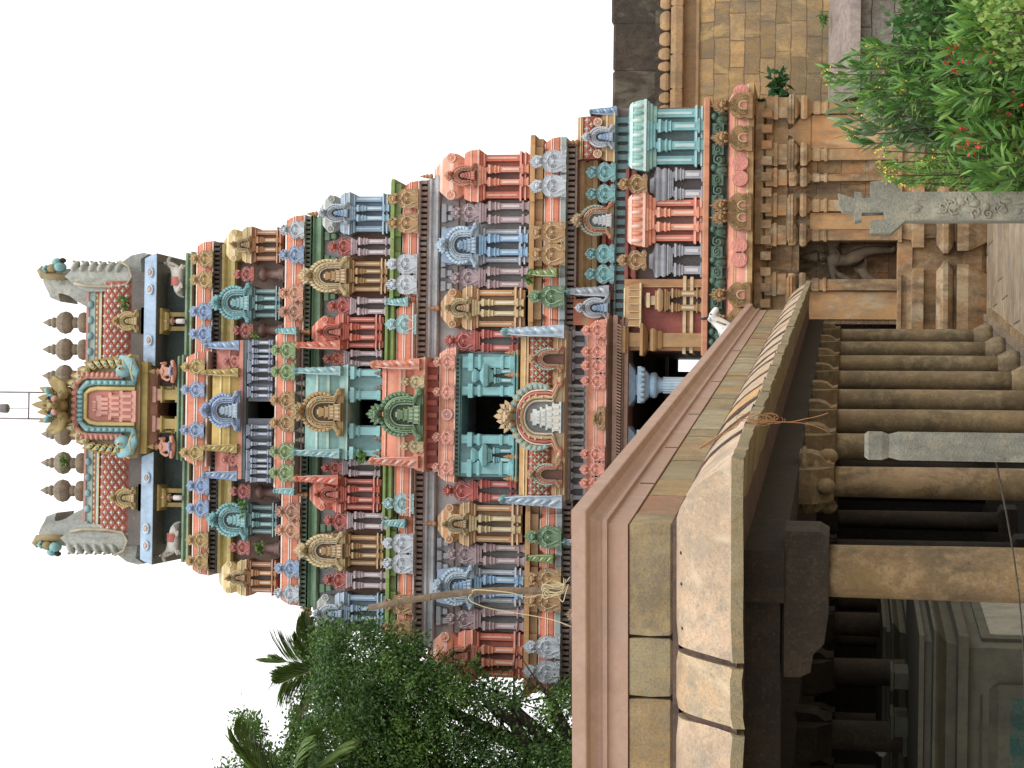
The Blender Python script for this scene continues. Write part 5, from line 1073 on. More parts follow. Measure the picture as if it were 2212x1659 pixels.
def bull(label, loc, sc, flip, cb, cc, group=None, name='bull_statue'):
    """lying bull, head up, looking along +x (or -x when flipped)"""
    e = thing(name, label, 'statue', loc, 0, group)
    V = [(-.1, 0, .28), (-.42, 0, .26), (-.62, 0, .2), (.18, 0, .32), (.38, 0, .42), (.5, 0, .6), (.58, 0, .72), (.72, 0, .64), (.8, 0, .57), (.12, 0, .52),   # body..muzzle, hump 9
         (.28, -.16, .14), (.5, -.17, .08), (.3, -.18, .04), (-.45, -.2, .16), (-.18, -.24, .07), (-.42, -.26, .04), (.3, .16, .14), (.5, .17, .08), (-.45, .2, .16), (-.18, .24, .07), (-.72, 0, .1), (-.7, -.02, .02)]
    E = [(0, 1), (1, 2), (0, 3), (3, 4), (4, 5), (5, 6), (6, 7), (7, 8), (3, 9), (3, 10), (10, 11), (11, 12), (1, 13), (13, 14), (14, 15), (3, 16), (16, 17), (1, 18), (18, 19), (2, 20), (20, 21)]
    R = [(.24, .22), (.23, .2), (.16, .15), (.22, .2), (.16, .16), (.12, .13), (.12, .12), (.08, .08), (.06, .06), .1, .09, .055, .045, .11, .06, .045, .09, .055, .11, .06, .03, .02]
    bd = bake(skin('body', V, E, R, [paint(cb, .6, .6, .2)], e, loc, 0, sc, 1, flip), 'body')
    f = -1 if flip else 1; b = MB()
    for s_ in (-1, 1): b.tube([(f*.56*sc, s_*.07*sc, .8*sc), (f*.54*sc, s_*.14*sc, .9*sc), (f*.56*sc, s_*.13*sc, .98*sc)], [.03*sc, .025*sc, .01*sc], 6, 0)
    link('horns', b.mesh('horns', [paint((60, 54, 50))]), e)
    for s_ in (-1, 1): b = MB(); b.ball((0, 0, 0), (.11*sc, .03*sc, .045*sc), 0, 8, 5); link('ear', b.mesh('ear', [paint(cb)]), e, (f*.52*sc, s_*.17*sc, .74*sc), rot=(0, 0, s_*f*rad(70)))
    b = MB(); gr_ = [(f*x*sc, (.262*math.cos(rad(a)))*sc, (.29+.262*math.sin(rad(a)))*sc) for x in (-.30, -.2, -.1, .02) for a in range(-25, 206, 23)]; n_ = 11
    b.add(gr_, [(i*n_+k, i*n_+k+1, (i+1)*n_+k+1, (i+1)*n_+k) for i in range(3) for k in range(n_-1)], 0, True); link('saddle_cloth', b.mesh('saddle_cloth', [paint(cc)]), e)
    b = MB(); b.tube([(f*(.44+.05*math.sin(a))*sc, .17*sc*math.cos(a), (.48+.14*math.sin(a))*sc) for a in [rad(i*40) for i in range(10)]], .022*sc, 6, 0); link('collar', b.mesh('collar', [paint(GOLDD)]), e)
    b = MB()
    for s_ in (-1, 1): b.ball((f*.64*sc, s_*.115*sc, .72*sc), .02*sc, 0, 6, 4)
    link('eyes', b.mesh('eyes', [DK]), e)
    return e
for s in (0, 1):
    y = mir(600, 400, s); Y = 45.45
    bull('white bull statue with red saddle cloth lying at the %s' % ('right end of the crown ledge' if s == 0 else 'left end of the crown ledge'), (Xt(395, y, Y), Y, Zt(396, Y)), .64, s == 1, (176, 172, 164), (170, 66, 44), 'bull statues on the tower crown')
def figure(label, loc, sc, pose, skinc, clothc, group, name='deity_statue', hat=True, mats=None, rz=0):
    e = thing(name, label, 'statue', loc, rz, group); sm = mats or [paint(skinc, .6, .5, .2)]
    if pose == 'sit':
        V = [(0, 0, .10), (0, 0, .25), (0, -.01, .42), (0, 0, .53), (0, -.02, .60), (0, -.02, .68), (-.17, 0, .46), (-.26, -.04, .30), (-.22, -.14, .2), (-.2, -.2, .17), (.17, 0, .46), (.26, -.03, .34), (.24, -.13, .42), (.24, -.15, .5), (-.12, -.05, .1), (-.32, -.18, .1), (-.1, -.26, .06), (.12, -.05, .1), (.32, -.16, .12), (.12, -.25, .06)]
        E = [(0, 1), (1, 2), (2, 3), (3, 4), (4, 5), (2, 6), (6, 7), (7, 8), (8, 9), (2, 10), (10, 11), (11, 12), (12, 13), (0, 14), (14, 15), (15, 16), (0, 17), (17, 18), (18, 19)]
        R = [(.15, .12), (.12, .1), (.13, .1), .05, .075, .06, .06, .045, .035, .03, .06, .045, .035, .03, .09, .07, .04, .09, .07, .04]
    elif pose == 'stand':
        V = [(0, 0, .52), (0, 0, .65), (0, -.01, .8), (0, 0, .89), (0, -.02, .95), (0, -.02, 1.02), (-.14, 0, .83), (-.18, -.03, .68), (-.08, -.12, .68), (.14, 0, .83), (.18, -.03, .68), (.08, -.12, .70), (-.07, 0, .48), (-.07, -.01, .27), (-.07, 0, .05), (-.08, -.08, .02), (.07, 0, .48), (.07, -.01, .27), (.07, 0, .05), (.08, -.08, .02)]
        E = [(0, 1), (1, 2), (2, 3), (3, 4), (4, 5), (2, 6), (6, 7), (7, 8), (2, 9), (9, 10), (10, 11), (0, 12), (12, 13), (13, 14), (14, 15), (0, 16), (16, 17), (17, 18), (18, 19)]
        R = [(.11, .09), (.085, .075), (.11, .085), .04, .065, .05, .045, .035, .028, .045, .035, .028, .075, .055, .035, .03, .075, .055, .035, .03]
    else:                                                    # striding guardian, one leg raised and crossed, arms flung up
        V = [(.03, 0, .50), (-.03, 0, .63), (0, -.01, .78), (.02, 0, .87), (.03, -.02, .93), (.03, -.02, .99), (-.15, 0, .82), (-.3, -.03, .74), (-.36, -.06, .90), (.16, 0, .80), (.30, -.05, .68), (.2, -.14, .58), (.08, 0, .47), (.12, -.02, .27), (.12, 0, .05), (.14, -.08, .02), (-.04, -.03, .46), (-.24, -.12, .38), (-.3, -.09, .2), (-.36, -.15, .17), (.28, 0, .88), (.36, -.04, 1.0), (-.26, -.06, .6), (-.34, -.1, .46)]
        E = [(0, 1), (1, 2), (2, 3), (3, 4), (4, 5), (2, 6), (6, 7), (7, 8), (2, 9), (9, 10), (10, 11), (0, 12), (12, 13), (13, 14), (14, 15), (0, 16), (16, 17), (17, 18), (18, 19), (9, 20), (20, 21), (6, 22), (22, 23)]
        R = [(.12, .09), (.085, .08), (.125, .09), .045, .07, .055, .05, .04, .03, .05, .04, .03, .085, .06, .042, .03, .085, .062, .042, .03, .042, .03, .042, .03]
    bake(skin('body', V, E, R, sm, e, loc, 0, sc, 1), 'body')
    top = {'sit': .70, 'stand': 1.03, 'guard': 1.0}[pose]; hx = .03 if pose == 'guard' else 0
    b = MB(); b.lathe((hx*sc, -.01*sc, (top-.02)*sc), [(.075*sc, 0), (.085*sc, .03*sc), (.06*sc, .06*sc), (.07*sc, .09*sc), (.045*sc, .13*sc), (.02*sc, .2*sc), (.005*sc, .23*sc)], 10)
    for s_ in (-1, 1): b.ball(((hx+s_*.085)*sc, 0, (top-.09)*sc), (.02*sc, .03*sc, .035*sc), 0, 6, 4)
    link('crown', b.mesh('crown', [sm[0] if mats else paint(GOLD)]), e)
    b = MB(); zf_ = top-.075
    for s_ in (-1, 1): b.ball(((hx+s_*.025)*sc, -.082*sc, (zf_+.012)*sc), .011*sc, 1, 6, 4)
    b.ball((hx*sc, -.092*sc, (zf_-.008)*sc), (.010*sc, .016*sc, .018*sc), 0, 6, 4); b.ball((hx*sc, -.085*sc, (zf_-.035)*sc), (.018*sc, .008*sc, .006*sc), 1, 6, 4); link('face', b.mesh('face', [sm[0], DK if not mats else sm[0]]), e)
    if pose == 'stand':
        b = MB(); b.lathe((0, 0, .08*sc), [(.12*sc, 0), (.13*sc, .2*sc), (.13*sc, .42*sc), (.105*sc, .47*sc)], 12, 0, True, 1, .75); link('skirt', b.mesh('skirt', [paint(clothc)]), e)
    if pose == 'sit':
        b = MB(); b.tube([(-.16*sc, -.2*sc, .14*sc), (0, -.16*sc, .2*sc), (.16*sc, -.2*sc, .14*sc)], .05*sc, 6, 0); link('sash', b.mesh('sash', [paint(clothc)]), e)
    b = MB(); b.tube([(hx*sc+.11*sc*math.cos(a), (-.04-.05*abs(math.sin(a)))*sc, (top-.2-.08*math.sin(a))*sc) for a in [rad(i*22.5) for i in range(9)]], .014*sc, 5, 0); link('necklace', b.mesh('necklace', [sm[0] if mats else paint(GOLD)]), e)
    return e
for s in (0, 1):
    y = mir(803, 380, s); Y = 44.95; side = 'right' if s == 0 else 'left'
    figure('crowned pink seated deity statue on the crown ledge, %s of the top doorway' % side, (Xt(383, y, Y), Y, Zt(383, Y)), .72*1.12, 'sit', (196, 128, 100), (140, 160, 196), 'seated statues beside the top doorway')
    y = mir(694, 400, s); Y = 45.25
    figure('small standing attendant statue with white skirt, in the %s yellow bracket shrine' % side, (Xt(399, y, Y), Y, Zt(400, Y)), .46, 'stand', (120, 78, 54), (206, 200, 196), 'standing attendants in the bracket shrines')
GST = stone('niche_figure_stone', [(112, 100, 84), (92, 82, 68), (120, 100, 76)], 3, stain=.4)
p = Vector((Xt(1930, 560, 43.85), 43.9, Zt(1934, 43.85)))
figure('dark stone guardian figure striding in the tall niche right of the hall', p, 1.72, 'guard', (0, 0, 0), (0, 0, 0), None, 'guardian_statue', mats=[GST])
bp = PM(1580, 745, 37.5)
bull('white bull statue with dark horns looking over the far parapet of the hall', W(bp.x+.02, 37.5, z4-.14), .86, False, (214, 214, 212), (190, 80, 60))
p = PM(1915, 1590, 19.9); e = thing('carved_horse_head', 'small pale carved horse head standing on the shrine roof inside the hall', 'carving', W(p.x, 19.9, zs), -AZ)
bake(skin('body', [(.05, 0, 0), (.03, 0, .18), (-.02, 0, .32), (-.12, 0, .30), (-.22, 0, .22), (.0, -.05, .38), (.0, .05, .38), (-.01, -.05, .44), (-.01, .05, .44)], [(0, 1), (1, 2), (2, 3), (3, 4), (2, 5), (2, 6), (5, 7), (6, 8)], [.11, .1, .085, .065, .05, .025, .025, .012, .012], [stone('pale_wood', [(190, 186, 176), (170, 166, 156), (150, 146, 136)], 3)], e, W(p.x, 19.9, zs), 0, .95), 'body')
b = MB(); b.loft((-.16, .2, -.16, .16), [(0, 0), (0, .04), (-.02, .05)]); link('plinth', b.mesh('plinth', [CRM]), e)
# ================================================================ ground and enclosure wall
GRD = stone('courtyard_paving', [(176, 160, 138), (160, 144, 122), (148, 134, 116)], .8, (1.3, 2.4), stain=.4, bump=.3, dist=.02, wash=(((184, 168, 144), .5), ((120, 96, 66), .5)), plane='XY', mortar=(86, 66, 48), msize=.02)
b = MB(); b.box(-400, 400, -60, 900, -.3, 0); solo('ground', b, GRD, kind='structure')
CWM = stone('enclosure_blocks', [(192, 160, 110), (172, 148, 108), (162, 142, 116)], .9, (.36, .86), stain=.5, wash=(((206, 176, 120), .5), ((130, 122, 108), .45)), bump=.6, mortar=(126, 104, 78), msize=.016)
CDK = stone('blackened_parapet', [(62, 54, 46), (78, 66, 54), (50, 46, 42)], 1.4, stain=.5, bump=.6, wash=(((120, 116, 100), .5), ((96, 84, 70), .4)))
CSL = stone('coping_stone', [(184, 148, 106), (166, 136, 100), (150, 126, 96)], 2, stain=.4)
YW = 47.0; wx0 = Xt(1500, 262, YW); wx1 = wx0+24; zw = lambda v: Zt(v, YW)
wall = thing('enclosure_wall', 'high enclosure wall of golden stone blocks with a blackened parapet, right of the tower', 'wall', ((wx0+wx1)/2, YW, 0))
b = MB(); b.box(wx0, wx1, YW, YW+1.5, 0, zw(1500)); part('wall', b, CWM, wall)
b = MB(); rn = random.Random(4); x = wx0
zt_ = zw(1311)
while x < wx1:
    d = rn.uniform(.9, 2.4); hh = zt_+rn.uniform(-.03, .04); b.loft((x, min(x+d, wx1)-.01, YW+.1+rn.uniform(0, .03), YW+.6), [(.0, zw(1408)), (0, hh-.06), (-.04, hh)]); x += d
part('parapet', b, CDK, wall)
b = MB(); x = wx0
while x < wx1: d = rn.uniform(.26, .5); h2 = rn.uniform(.72, 1); zb_, zt0 = zw(1439), zw(1439)+(zw(1409)-zw(1439))*h2; b.loft((x+.02, x+d-.02, YW-.12, YW+.3), [(-.05, zb_), (-.01, zb_+.04), (0, zb_+.1), (-.015, zt0-.1), (-.05, zt0-.03), (-.1, zt0)]); x += d
b.box(wx0, wx1, YW+.06, YW+.7, zw(1441), zw(1405), 1); part('coping_knobs', b, [CSL, CDK], wall)
b = MB(); x = wx0
while x < wx1: d = rn.uniform(.7, 1.4); b.loft((x+.008, x+d-.008, YW-.22, YW+.5), [(-.04, zw(1468)), (0, zw(1466)), (.02, zw(1452)), (-.02, zw(1441))]); x += d
part('coping_slabs', b, CSL, wall)
b = MB(); b.box(wx0, wx1, YW+.06, YW+1.2, zw(1500)-.01, zw(1467)); b.loft((wx0, wx1, YW-.03, YW+1.2), [(0, zw(1502)), (.02, zw(1500)), (.02, zw(1497)), (0, zw(1494))]); part('string_course', b, CSL, wall)
# low sloping ledge in front of the wall
LG = stone('grey_granite', [(166, 152, 144), (146, 132, 124), (130, 118, 110)], 1.6, rough=.6, stain=.35, bump=.5)
LW = stone('weathered_granite', [(150, 148, 142), (128, 120, 114), (112, 102, 94)], 1.8, (.5, 1.1), stain=.6, bump=.6)
Y2 = 44.6; lx0 = Xt(1800, 212, Y2); zz = lambda v: Zt(v, Y2)
e = thing('granite_platform', 'grey granite platform with a sloping top slab at the foot of the enclosure wall', 'platform', (lx0+9, Y2, 0))
b = MB(); b.sweepx([(Y2-.25, zz(1850)), (Y2+.6, zz(1850)), (Y2+1.4, zz(1786)), (Y2+1.2, zz(1780)), (Y2-.2, zz(1828))], lx0, lx0+19); part('top_slab', b, LG, e)
b = MB(); b.box(lx0+.3, lx0+19, Y2, Y2+2.3, 0, zz(1850)); part('body', b, LW, e)
b = MB(); b.loft((lx0+.2, lx0+19, Y2-.9, Y2+.2), [(.1, 0), (.1, .35), (0, .4), (0, .75), (-.1, .85)]); part('footing', b, LW, e)
# ================================================================ carved posts
PST = stone('post_granite', [(146, 146, 134), (126, 128, 116), (158, 150, 132)], 2.4, rough=.8, bump=.9, stain=.6, wash=(((172, 168, 150), .5), ((96, 100, 84), .5)))
YP = 12.0
def pv(L): return [(P(v, y, YP).x, P(v, y, YP).z) for v, y in L]
o = pv([(1955, 480), (1924, 507), (1880, 507), (1880, 479), (1908, 477), (1908, 462), (1862, 463), (1861, 478), (1846, 481), (1844, 462), (1820, 458), (1810, 446), (1814, 434), (1810, 421), (1822, 424), (1844, 432), (1846, 417), (1861, 419), (1863, 432), (1880, 430), (1880, 396), (1924, 393), (1950, 418)])
x0, x1 = P(2200, 480, YP).x, P(2200, 419, YP).x
outl = [(x0, 0)]+[(x1, 0)]+list(reversed(o))
b = MB(); b.prism(outl, YP-.09, YP+.09)
rn = random.Random(7)
for k in range(9): z = rn.uniform(2.0, 2.62); b.tube(spiral((x0+x1)/2+rn.uniform(-.05, .05), z, .035, rn.choice((-1, 1)), YP-.095, 1.2, rn.uniform(0, 6), 7), .008, 4)
for k in range(14): z = rn.uniform(1.9, 2.6); b.ball((rn.uniform(x0+.03, x1-.03), YP-.09, z), (rn.uniform(.015, .03), .012, rn.uniform(.02, .05)), 0, 8, 5)
po = solo('carved_post', b, PST, 'grey granite post with a stepped cross-shaped top, standing beside the red-flowered bushes', 'stone post'); 
bv = po.modifiers.new('bev', 'BEVEL'); bv.width = .008; bv.segments = 2; bv.limit_method = 'ANGLE'
zt2 = P(1868, 960, YP).z; xa, xb = P(1900, 993, YP).x, P(1900, 932, YP).x
b = MB(); b.loft((xa, xb, YP-.1, YP+.14), [(.005, 0), (0, zt2-.2), (-.015, zt2-.14), (.0, zt2-.1), (0, zt2-.02), (-.015, zt2)])
for k in range(7): b.ball((xa+.02, YP-.1+rn.uniform(0, .1), zt2-rn.uniform(.2, .9)), (.01, .02, .03), 0, 6, 4)
po = solo('granite_post', b, PST, 'plain weathered granite post with a chipped square top, in front of the hall columns', 'stone post'); po.rotation_euler.z = 0
bv = po.modifiers.new('bev', 'BEVEL'); bv.width = .012; bv.segments = 2; bv.limit_method = 'ANGLE'
# rope from that post across the front of the hall
b = MB(); A = P(2150, 990, 12.0); C_ = P(2214, 1560, 13.6); pts = [A.lerp(C_, t)+Vector((0, 0, -.05*math.sin(math.pi*t))) for t in [i/14 for i in range(15)]]; b.tube(pts, .006, 5)
solo('rope', b, paint((62, 48, 38), .9), 'thin brown rope running left from the plain post past the corner column', 'rope')
# ================================================================ bamboo pole with string, tangle of orange string
e = thing('bamboo_pole', 'bent bamboo pole rising above the parapet in front of the tower, tied with string', 'pole', W(*PM(1262, 1275, 15.15)))
LP = 15.15; b = MB(); path = [W(*PM(v, y, LP)) for v, y in ((1300, 1274), (1232, 1275), (1150, 1276), (1080, 1276), (1020, 1278), (960, 1285), (900, 1294), (850, 1303), (797, 1313))]
b.tube(path, [.033, .031, .029, .027, .027, .027, .026, .025, .024], 10)
for v, y in ((1190, 1275), (1110, 1276), (1030, 1278), (930, 1290), (860, 1302)): b.ball(W(*PM(v, y, LP)), (.031, .031, .012), 0, 10, 5)
part('cane', b, stone('bamboo', [(122, 104, 84), (104, 88, 70), (136, 120, 98)], 3, bump=.1), e)
b = MB(); rn = random.Random(1)
def smooth(pts):
    o = []; n = len(pts)
    for i in range(n-1):
        p0, p1, p2, p3 = pts[max(i-1, 0)], pts[i], pts[i+1], pts[min(i+2, n-1)]
        for k in range(5):
            t = k/5; o.append(tuple(.5*(2*p1[j]+(p2[j]-p0[j])*t+(2*p0[j]-5*p1[j]+4*p2[j]-p3[j])*t*t+(3*p1[j]-p0[j]-3*p2[j]+p3[j])*t**3) for j in (0, 1)))
    return o+[pts[-1]]
def strand(b, pts, r=.004): pts = smooth(pts); b.tube([W(*PM(v, y, LP-.05-.03*math.sin(i/5))) for i, (v, y) in enumerate(pts)], r, 4)
strand(b, [(1020, 1283), (1012, 1290), (1020, 1300), (1050, 1312), (1090, 1320), (1150, 1330), (1190, 1338), (1215, 1346), (1230, 1352), (1250, 1358), (1270, 1358), (1280, 1352), (1278, 1346)])
strand(b, [(1020, 1280), (1030, 1274), (1100, 1280), (1140, 1290), (1170, 1284), (1190, 1290), (1200, 1280), (1215, 1300), (1222, 1282), (1228, 1262)])
for k in range(7): q = rn.uniform(1262, 1285); strand(b, [(1225-rn.uniform(0, 8), q-14), (1215-i_*1, q+rn.uniform(0, 16)) if (i_ := 1) else 0, (1195-rn.uniform(0, 20), q+rn.uniform(4, 22)), (1175, q+rn.uniform(-6, 10)), (1190, q-10), (1222, q+rn.uniform(-10, 4))], .0028)
strand(b, [(1170, 1275), (1175, 1262), (1200, 1268), (1218, 1262), (1232, 1246)]); part('string', b, paint((206, 190, 140), .8, .1), e)
b = MB(); rn = random.Random(6); A = PM(1600, 915, 16.2); 
def S2(pts, r=.004, L=16.1):
    pts = smooth(pts); b.tube([W(*PM(v, y, L)) for v, y in pts], r, 4)
for k in range(14):
    cv, cy, ra, rb_, ph = 1645+rn.gauss(8, 16), 906+rn.gauss(0, 3), rn.uniform(10, 34), rn.uniform(4, 14), rn.uniform(0, 6); S2([(cv+ra*math.cos(ph+i*.5), cy+rb_*math.sin(ph+i*.5)) for i in range(rn.randint(8, 14))], .0022)
S2([(1520, 960), (1560, 938), (1590, 922), (1605, 905), (1640, 908), (1700, 912), (1740, 905), (1765, 900), (1790, 892)], .004)
S2([(1700, 912), (1740, 915), (1780, 928), (1790, 936)], .004); S2([(1605, 905), (1580, 925), (1545, 950), (1512, 968), (1520, 962), (1560, 936)], .006, 15.6)
solo('string_tangle', b, paint((170, 110, 40), .8, .1), 'loose tangle of orange string hanging from the stone eave edge', 'string')
# light mast over the tower
b = MB(); Y = 47.6; e = thing('lamp_mast', 'slim steel mast with a lamp rising behind the topmost lion mask', 'mast', (Xt(180, 876, Y), Y, Zt(190, Y)))
for y in (848, 905): b.tube([(Xt(100, y, Y), Y, Zt(v, Y)) for v in (190, -60)], .022, 6)
for v in (62, -30): b.tube([(Xt(100, y, Y), Y, Zt(v, Y)) for y in (848, 905)], .022, 6)
part('frame', b, paint((120, 108, 110), .5, .1), e)
b = MB(); b.lathe((Xt(0, 882, Y), Y, Zt(18, Y)), [(.1, 0), (.12, .03), (.11, .2), (.07, .34)], 12); b.tube([(Xt(0, 882, Y), Y, Zt(18, Y)), (Xt(0, 882, Y), Y, Zt(62, Y))], .008, 4); part('lamp', b, paint((110, 106, 108), .5, .1), e)
# ================================================================ vegetation
def leafq(b, p, d, L, w, m=0, n=None, bend=.15, seg=2):
    """one leaf: folded strip from p along d"""
    d = Vector(d).normalized(); n = n or Vector((random.gauss(0, 1), random.gauss(0, 1), random.gauss(0, 1)+.8)); s = d.cross(n)
    if s.length < 1e-4: s = d.cross(Vector((1, 0, 0)))
    s.normalize(); up = s.cross(d)
    if seg == 2: q = [p, p+d*L*.5+s*w-up*.02*L, p+d*L-up*L*bend, p+d*L*.5-s*w-up*.02*L]; b.add(q, [(0, 1, 2, 3)], m)
    else: q = [p, p+d*L*.3+s*w*.9, p+d*L*.7+s*w*.8-up*L*bend*.4, p+d*L-up*L*bend, p+d*L*.7-s*w*.8-up*L*bend*.4, p+d*L*.3-s*w*.9]; b.add(q, [(0, 1, 2, 5), (5, 2, 3, 4)], m)
def inpoly(v, y, pl):
    c = False; n = len(pl)
    for i in range(n):
        (a, b_), (c_, d) = pl[i], pl[i-1]
        if (b_ > y) != (d > y) and v < (c_-a)*(y-b_)/(d-b_)+a: c = not c
    return c
OLE = leafmat('oleander_leaf', (50, 94, 46), (92, 134, 64), .4); OLG = leafmat('oleander_grey', (92, 118, 86), (130, 150, 110), .45); LGT = leafmat('light_leaf', (84, 134, 56), (124, 160, 76), .45)
BRD = leafmat('broad_leaf', (52, 92, 46), (86, 128, 62), .4); YGL = leafmat('yellow_leaf', (104, 140, 60), (140, 160, 82), .5); REDF = leafmat('red_petal', (170, 36, 40), (206, 60, 50), .5); YEF = leafmat('yellow_petal', (206, 180, 60), (226, 210, 90), .5)
BRN = stone('bark', [(76, 80, 46), (62, 62, 40), (92, 84, 60)], 5)
def shrub(label, tips, Y, kind, mats, L, w, nleaf, flower=None, fl=0, spread=.35, cat='shrub', name='oleander_bush', group='bushes in the right foreground', droop=.1):
    """stems rise from the ground to the tips; leaves in whorls along their upper part"""
    bx = sum(P(v, y, Y).x for v, y in tips)/len(tips); e = thing(name, label, cat, (bx, Y, 0), 0, group)
    sb = MB(); lb = MB(); fb = MB()
    for v, y in tips:
        Yt = Y+random.gauss(0, spread); T = P(v, y, Yt); B0 = Vector((bx+(T.x-bx)*.3+random.gauss(0, .1), Y+random.gauss(0, .12), 0)); mid = B0.lerp(T, .55)+Vector((random.gauss(0, .04), random.gauss(0, .05), 0))
        path = [B0, mid, T]; pts = [B0.lerp(mid, i/3) for i in range(3)]+[mid.lerp(T, i/4) for i in range(5)]; sb.tube(pts, [.014, .012, .011, .009, .008, .006, .005, .003], 5)
        for k in range(nleaf):
            t = 1-random.random()**1.2*.6; p = B0.lerp(mid, t*2) if t < .5 else mid.lerp(T, (t-.5)*2); ax_ = (T-mid).normalized()
            a = random.uniform(0, 6.28); q = Vector((math.cos(a), math.sin(a), 0)); up = .95 if t > .93 else random.uniform(.1, .9); d = (q*(1.1-up*.6)+ax_*up).normalized(); s_ = random.uniform(.7, 1.15)
            m = 0 if random.random() < .72 else 1
            if kind == 'long': leafq(lb, p, d, L*s_, w*s_, m, seg=3, bend=droop+.15*random.random())
            else: leafq(lb, p+Vector((random.gauss(0, .04), random.gauss(0, .04), random.gauss(0, .03))), d, L*s_, w*s_, m, bend=.1)
        if flower and random.random() < fl:
            for k in range(16):
                q = Vector((random.gauss(0, .02), random.gauss(0, .02), random.gauss(0, .022))); leafq(fb, T+q, q+Vector((0, 0, .01)), .018 if flower == YEF else .028, .006 if flower == YEF else .01)
    part('stems', sb, BRN, e); part('leaves', lb, mats, e)
    if flower and fb.v: part('flowers', fb, flower, e)['kind'] = 'stuff'
    return e
def rt(n, v0, v1, y0, y1, f=None):
    l = []
    while len(l) < n:
        v, y = random.uniform(v0, v1), random.uniform(y0, y1)
        if f is None or f(v, y): l.append((v, y))
    return l
random.seed(21)
shrub('tall oleander with pale narrow leaves and yellow buds against the granite platform', [(1782, 146), (1795, 160), (1803, 178), (1830, 172), (1846, 150), (1850, 190), (1838, 120), (1856, 110)]+rt(60, 1840, 2040, 90, 240, lambda v, y: v > 1830+abs(y-165)*.5), 13.2, 'long', [OLE, LGT], .10, .010, 75, YEF, .22)
shrub('grey-green oleander spreading towards the carved post, long pointed leaves', [(1800, 200), (1812, 232), (1822, 262), (1838, 292), (1852, 280), (1870, 310), (1880, 250)]+rt(56, 1860, 2090, 190, 315, lambda v, y: v > 1840+(y-190)*.25), 14.0, 'long', [OLG, OLE], .14, .014, 70, YEF, .15)
shrub('small oleander clump with yellow buds, nearest the carved post', [(1908, 326), (1902, 352), (1915, 380), (1930, 395)]+rt(16, 1930, 2080, 320, 410), 12.8, 'long', [LGT, OLE], .10, .008, 60, YEF, .6)
shrub('broad-leaved dark green bush at the right edge, above the red flowers', rt(120, 1915, 2120, -40, 150, lambda v, y: v > 1900+abs(y-60)*.25), 13.4, 'broad', [BRD, BRD], .055, .022, 70, None, 0, .3, 'bush', 'broadleaf_bush')
shrub('sprawling light green bush full of small rounded leaves, behind the carved post', rt(130, 2000, 2190, 140, 412, lambda v, y: v > 1985+abs(y-230)*.12), 13.6, 'broad', [LGT, BRD], .042, .017, 75, None, 0, .3, 'bush', 'small_leaf_bush')
shrub('red-flowered oleander filling the lower right, scattered with small red blooms', rt(120, 2030, 2290, 60, 412, lambda v, y: v > 2030+abs(y-200)*.15), 12.4, 'long', [OLE, LGT], .13, .014, 74, REDF, .14, .3)
shrub('red-flowered oleander at the right edge with bright fresh leaves', rt(60, 2060, 2290, -60, 120), 12.0, 'long', [LGT, OLE], .14, .012, 70, REDF, .15, .25)
shrub('yellow-green variegated bush in the bottom right corner', rt(80, 2130, 2290, -40, 140), 11.5, 'broad', [YGL, LGT], .046, .018, 90, None, 0, .2, 'bush', 'variegated_bush')
# self-sown weed on the wall
def weed(label, v, y, Y, h, n, L, w, mat, lobed=False, group='self-sown weeds on the masonry', name='wall_weed'):
    c = P(v, y, Y); e = thing(name, label, 'weed', c, 0, group); sb = MB(); lb = MB()
    for k in range(n):
        a = random.uniform(0, 6.28); d = Vector((math.cos(a), -.3-.6*random.random(), random.uniform(.2, 1.2))).normalized(); T = c+d*h*random.uniform(.5, 1); sb.tube([c, c.lerp(T, .5)+Vector((0, 0, .02)), T], [.008, .006, .004], 4)
        for q in range(16 if lobed else 7):
            p = c.lerp(T, random.uniform(.45, 1.05)); dd = Vector((random.gauss(0, 1), random.gauss(0, .6)-.3, random.gauss(0, 1))); leafq(lb, p, dd, L*random.uniform(.7, 1.2), w)
    part('stems', sb, BRN, e); part('leaves', lb, [mat], e)
weed('feathery dark green weed sprouting where the enclosure wall meets the tower eave', 1705, 205, 44.3, .85, 12, .26, .06, leafmat('weed_dark', (36, 74, 42), (60, 100, 54)), True)
weed('small weed tuft on the granite platform edge', 1787, 40, 45.6, .3, 6, .12, .03, OLE)
for v, y, h, lab in ((560, 728, .3, 'weed tuft by the round column right of the top centre bay'), (535, 1100, .42, 'bushy weed over the left turquoise arch'), (570, 1180, .25, 'weed in the round column recess left of the turquoise arch'), (150, 1003, .3, 'leafy weed growing on a pot finial left of the lion mask'), (280, 655, .35, 'creeping weed at the right foot of the diamond-tiled roof'), (790, 985, .3, 'weed beside the pale pilasters left of the fourth storey doorway'), (885, 955, .28, 'weed on the green arch'), (1040, 1430, .3, 'weed on the left orange corner pavilion'), (1150, 600, .2, 'weed on the gold ledge right of the centre bay')):
    weed(lab, v, y, 43.2 if v > 900 else (45.6 if v < 300 else 43.9 if v > 700 else 44.6), h, 9, .085, .03, leafmat('weed_light', (60, 104, 44), (96, 136, 60)))
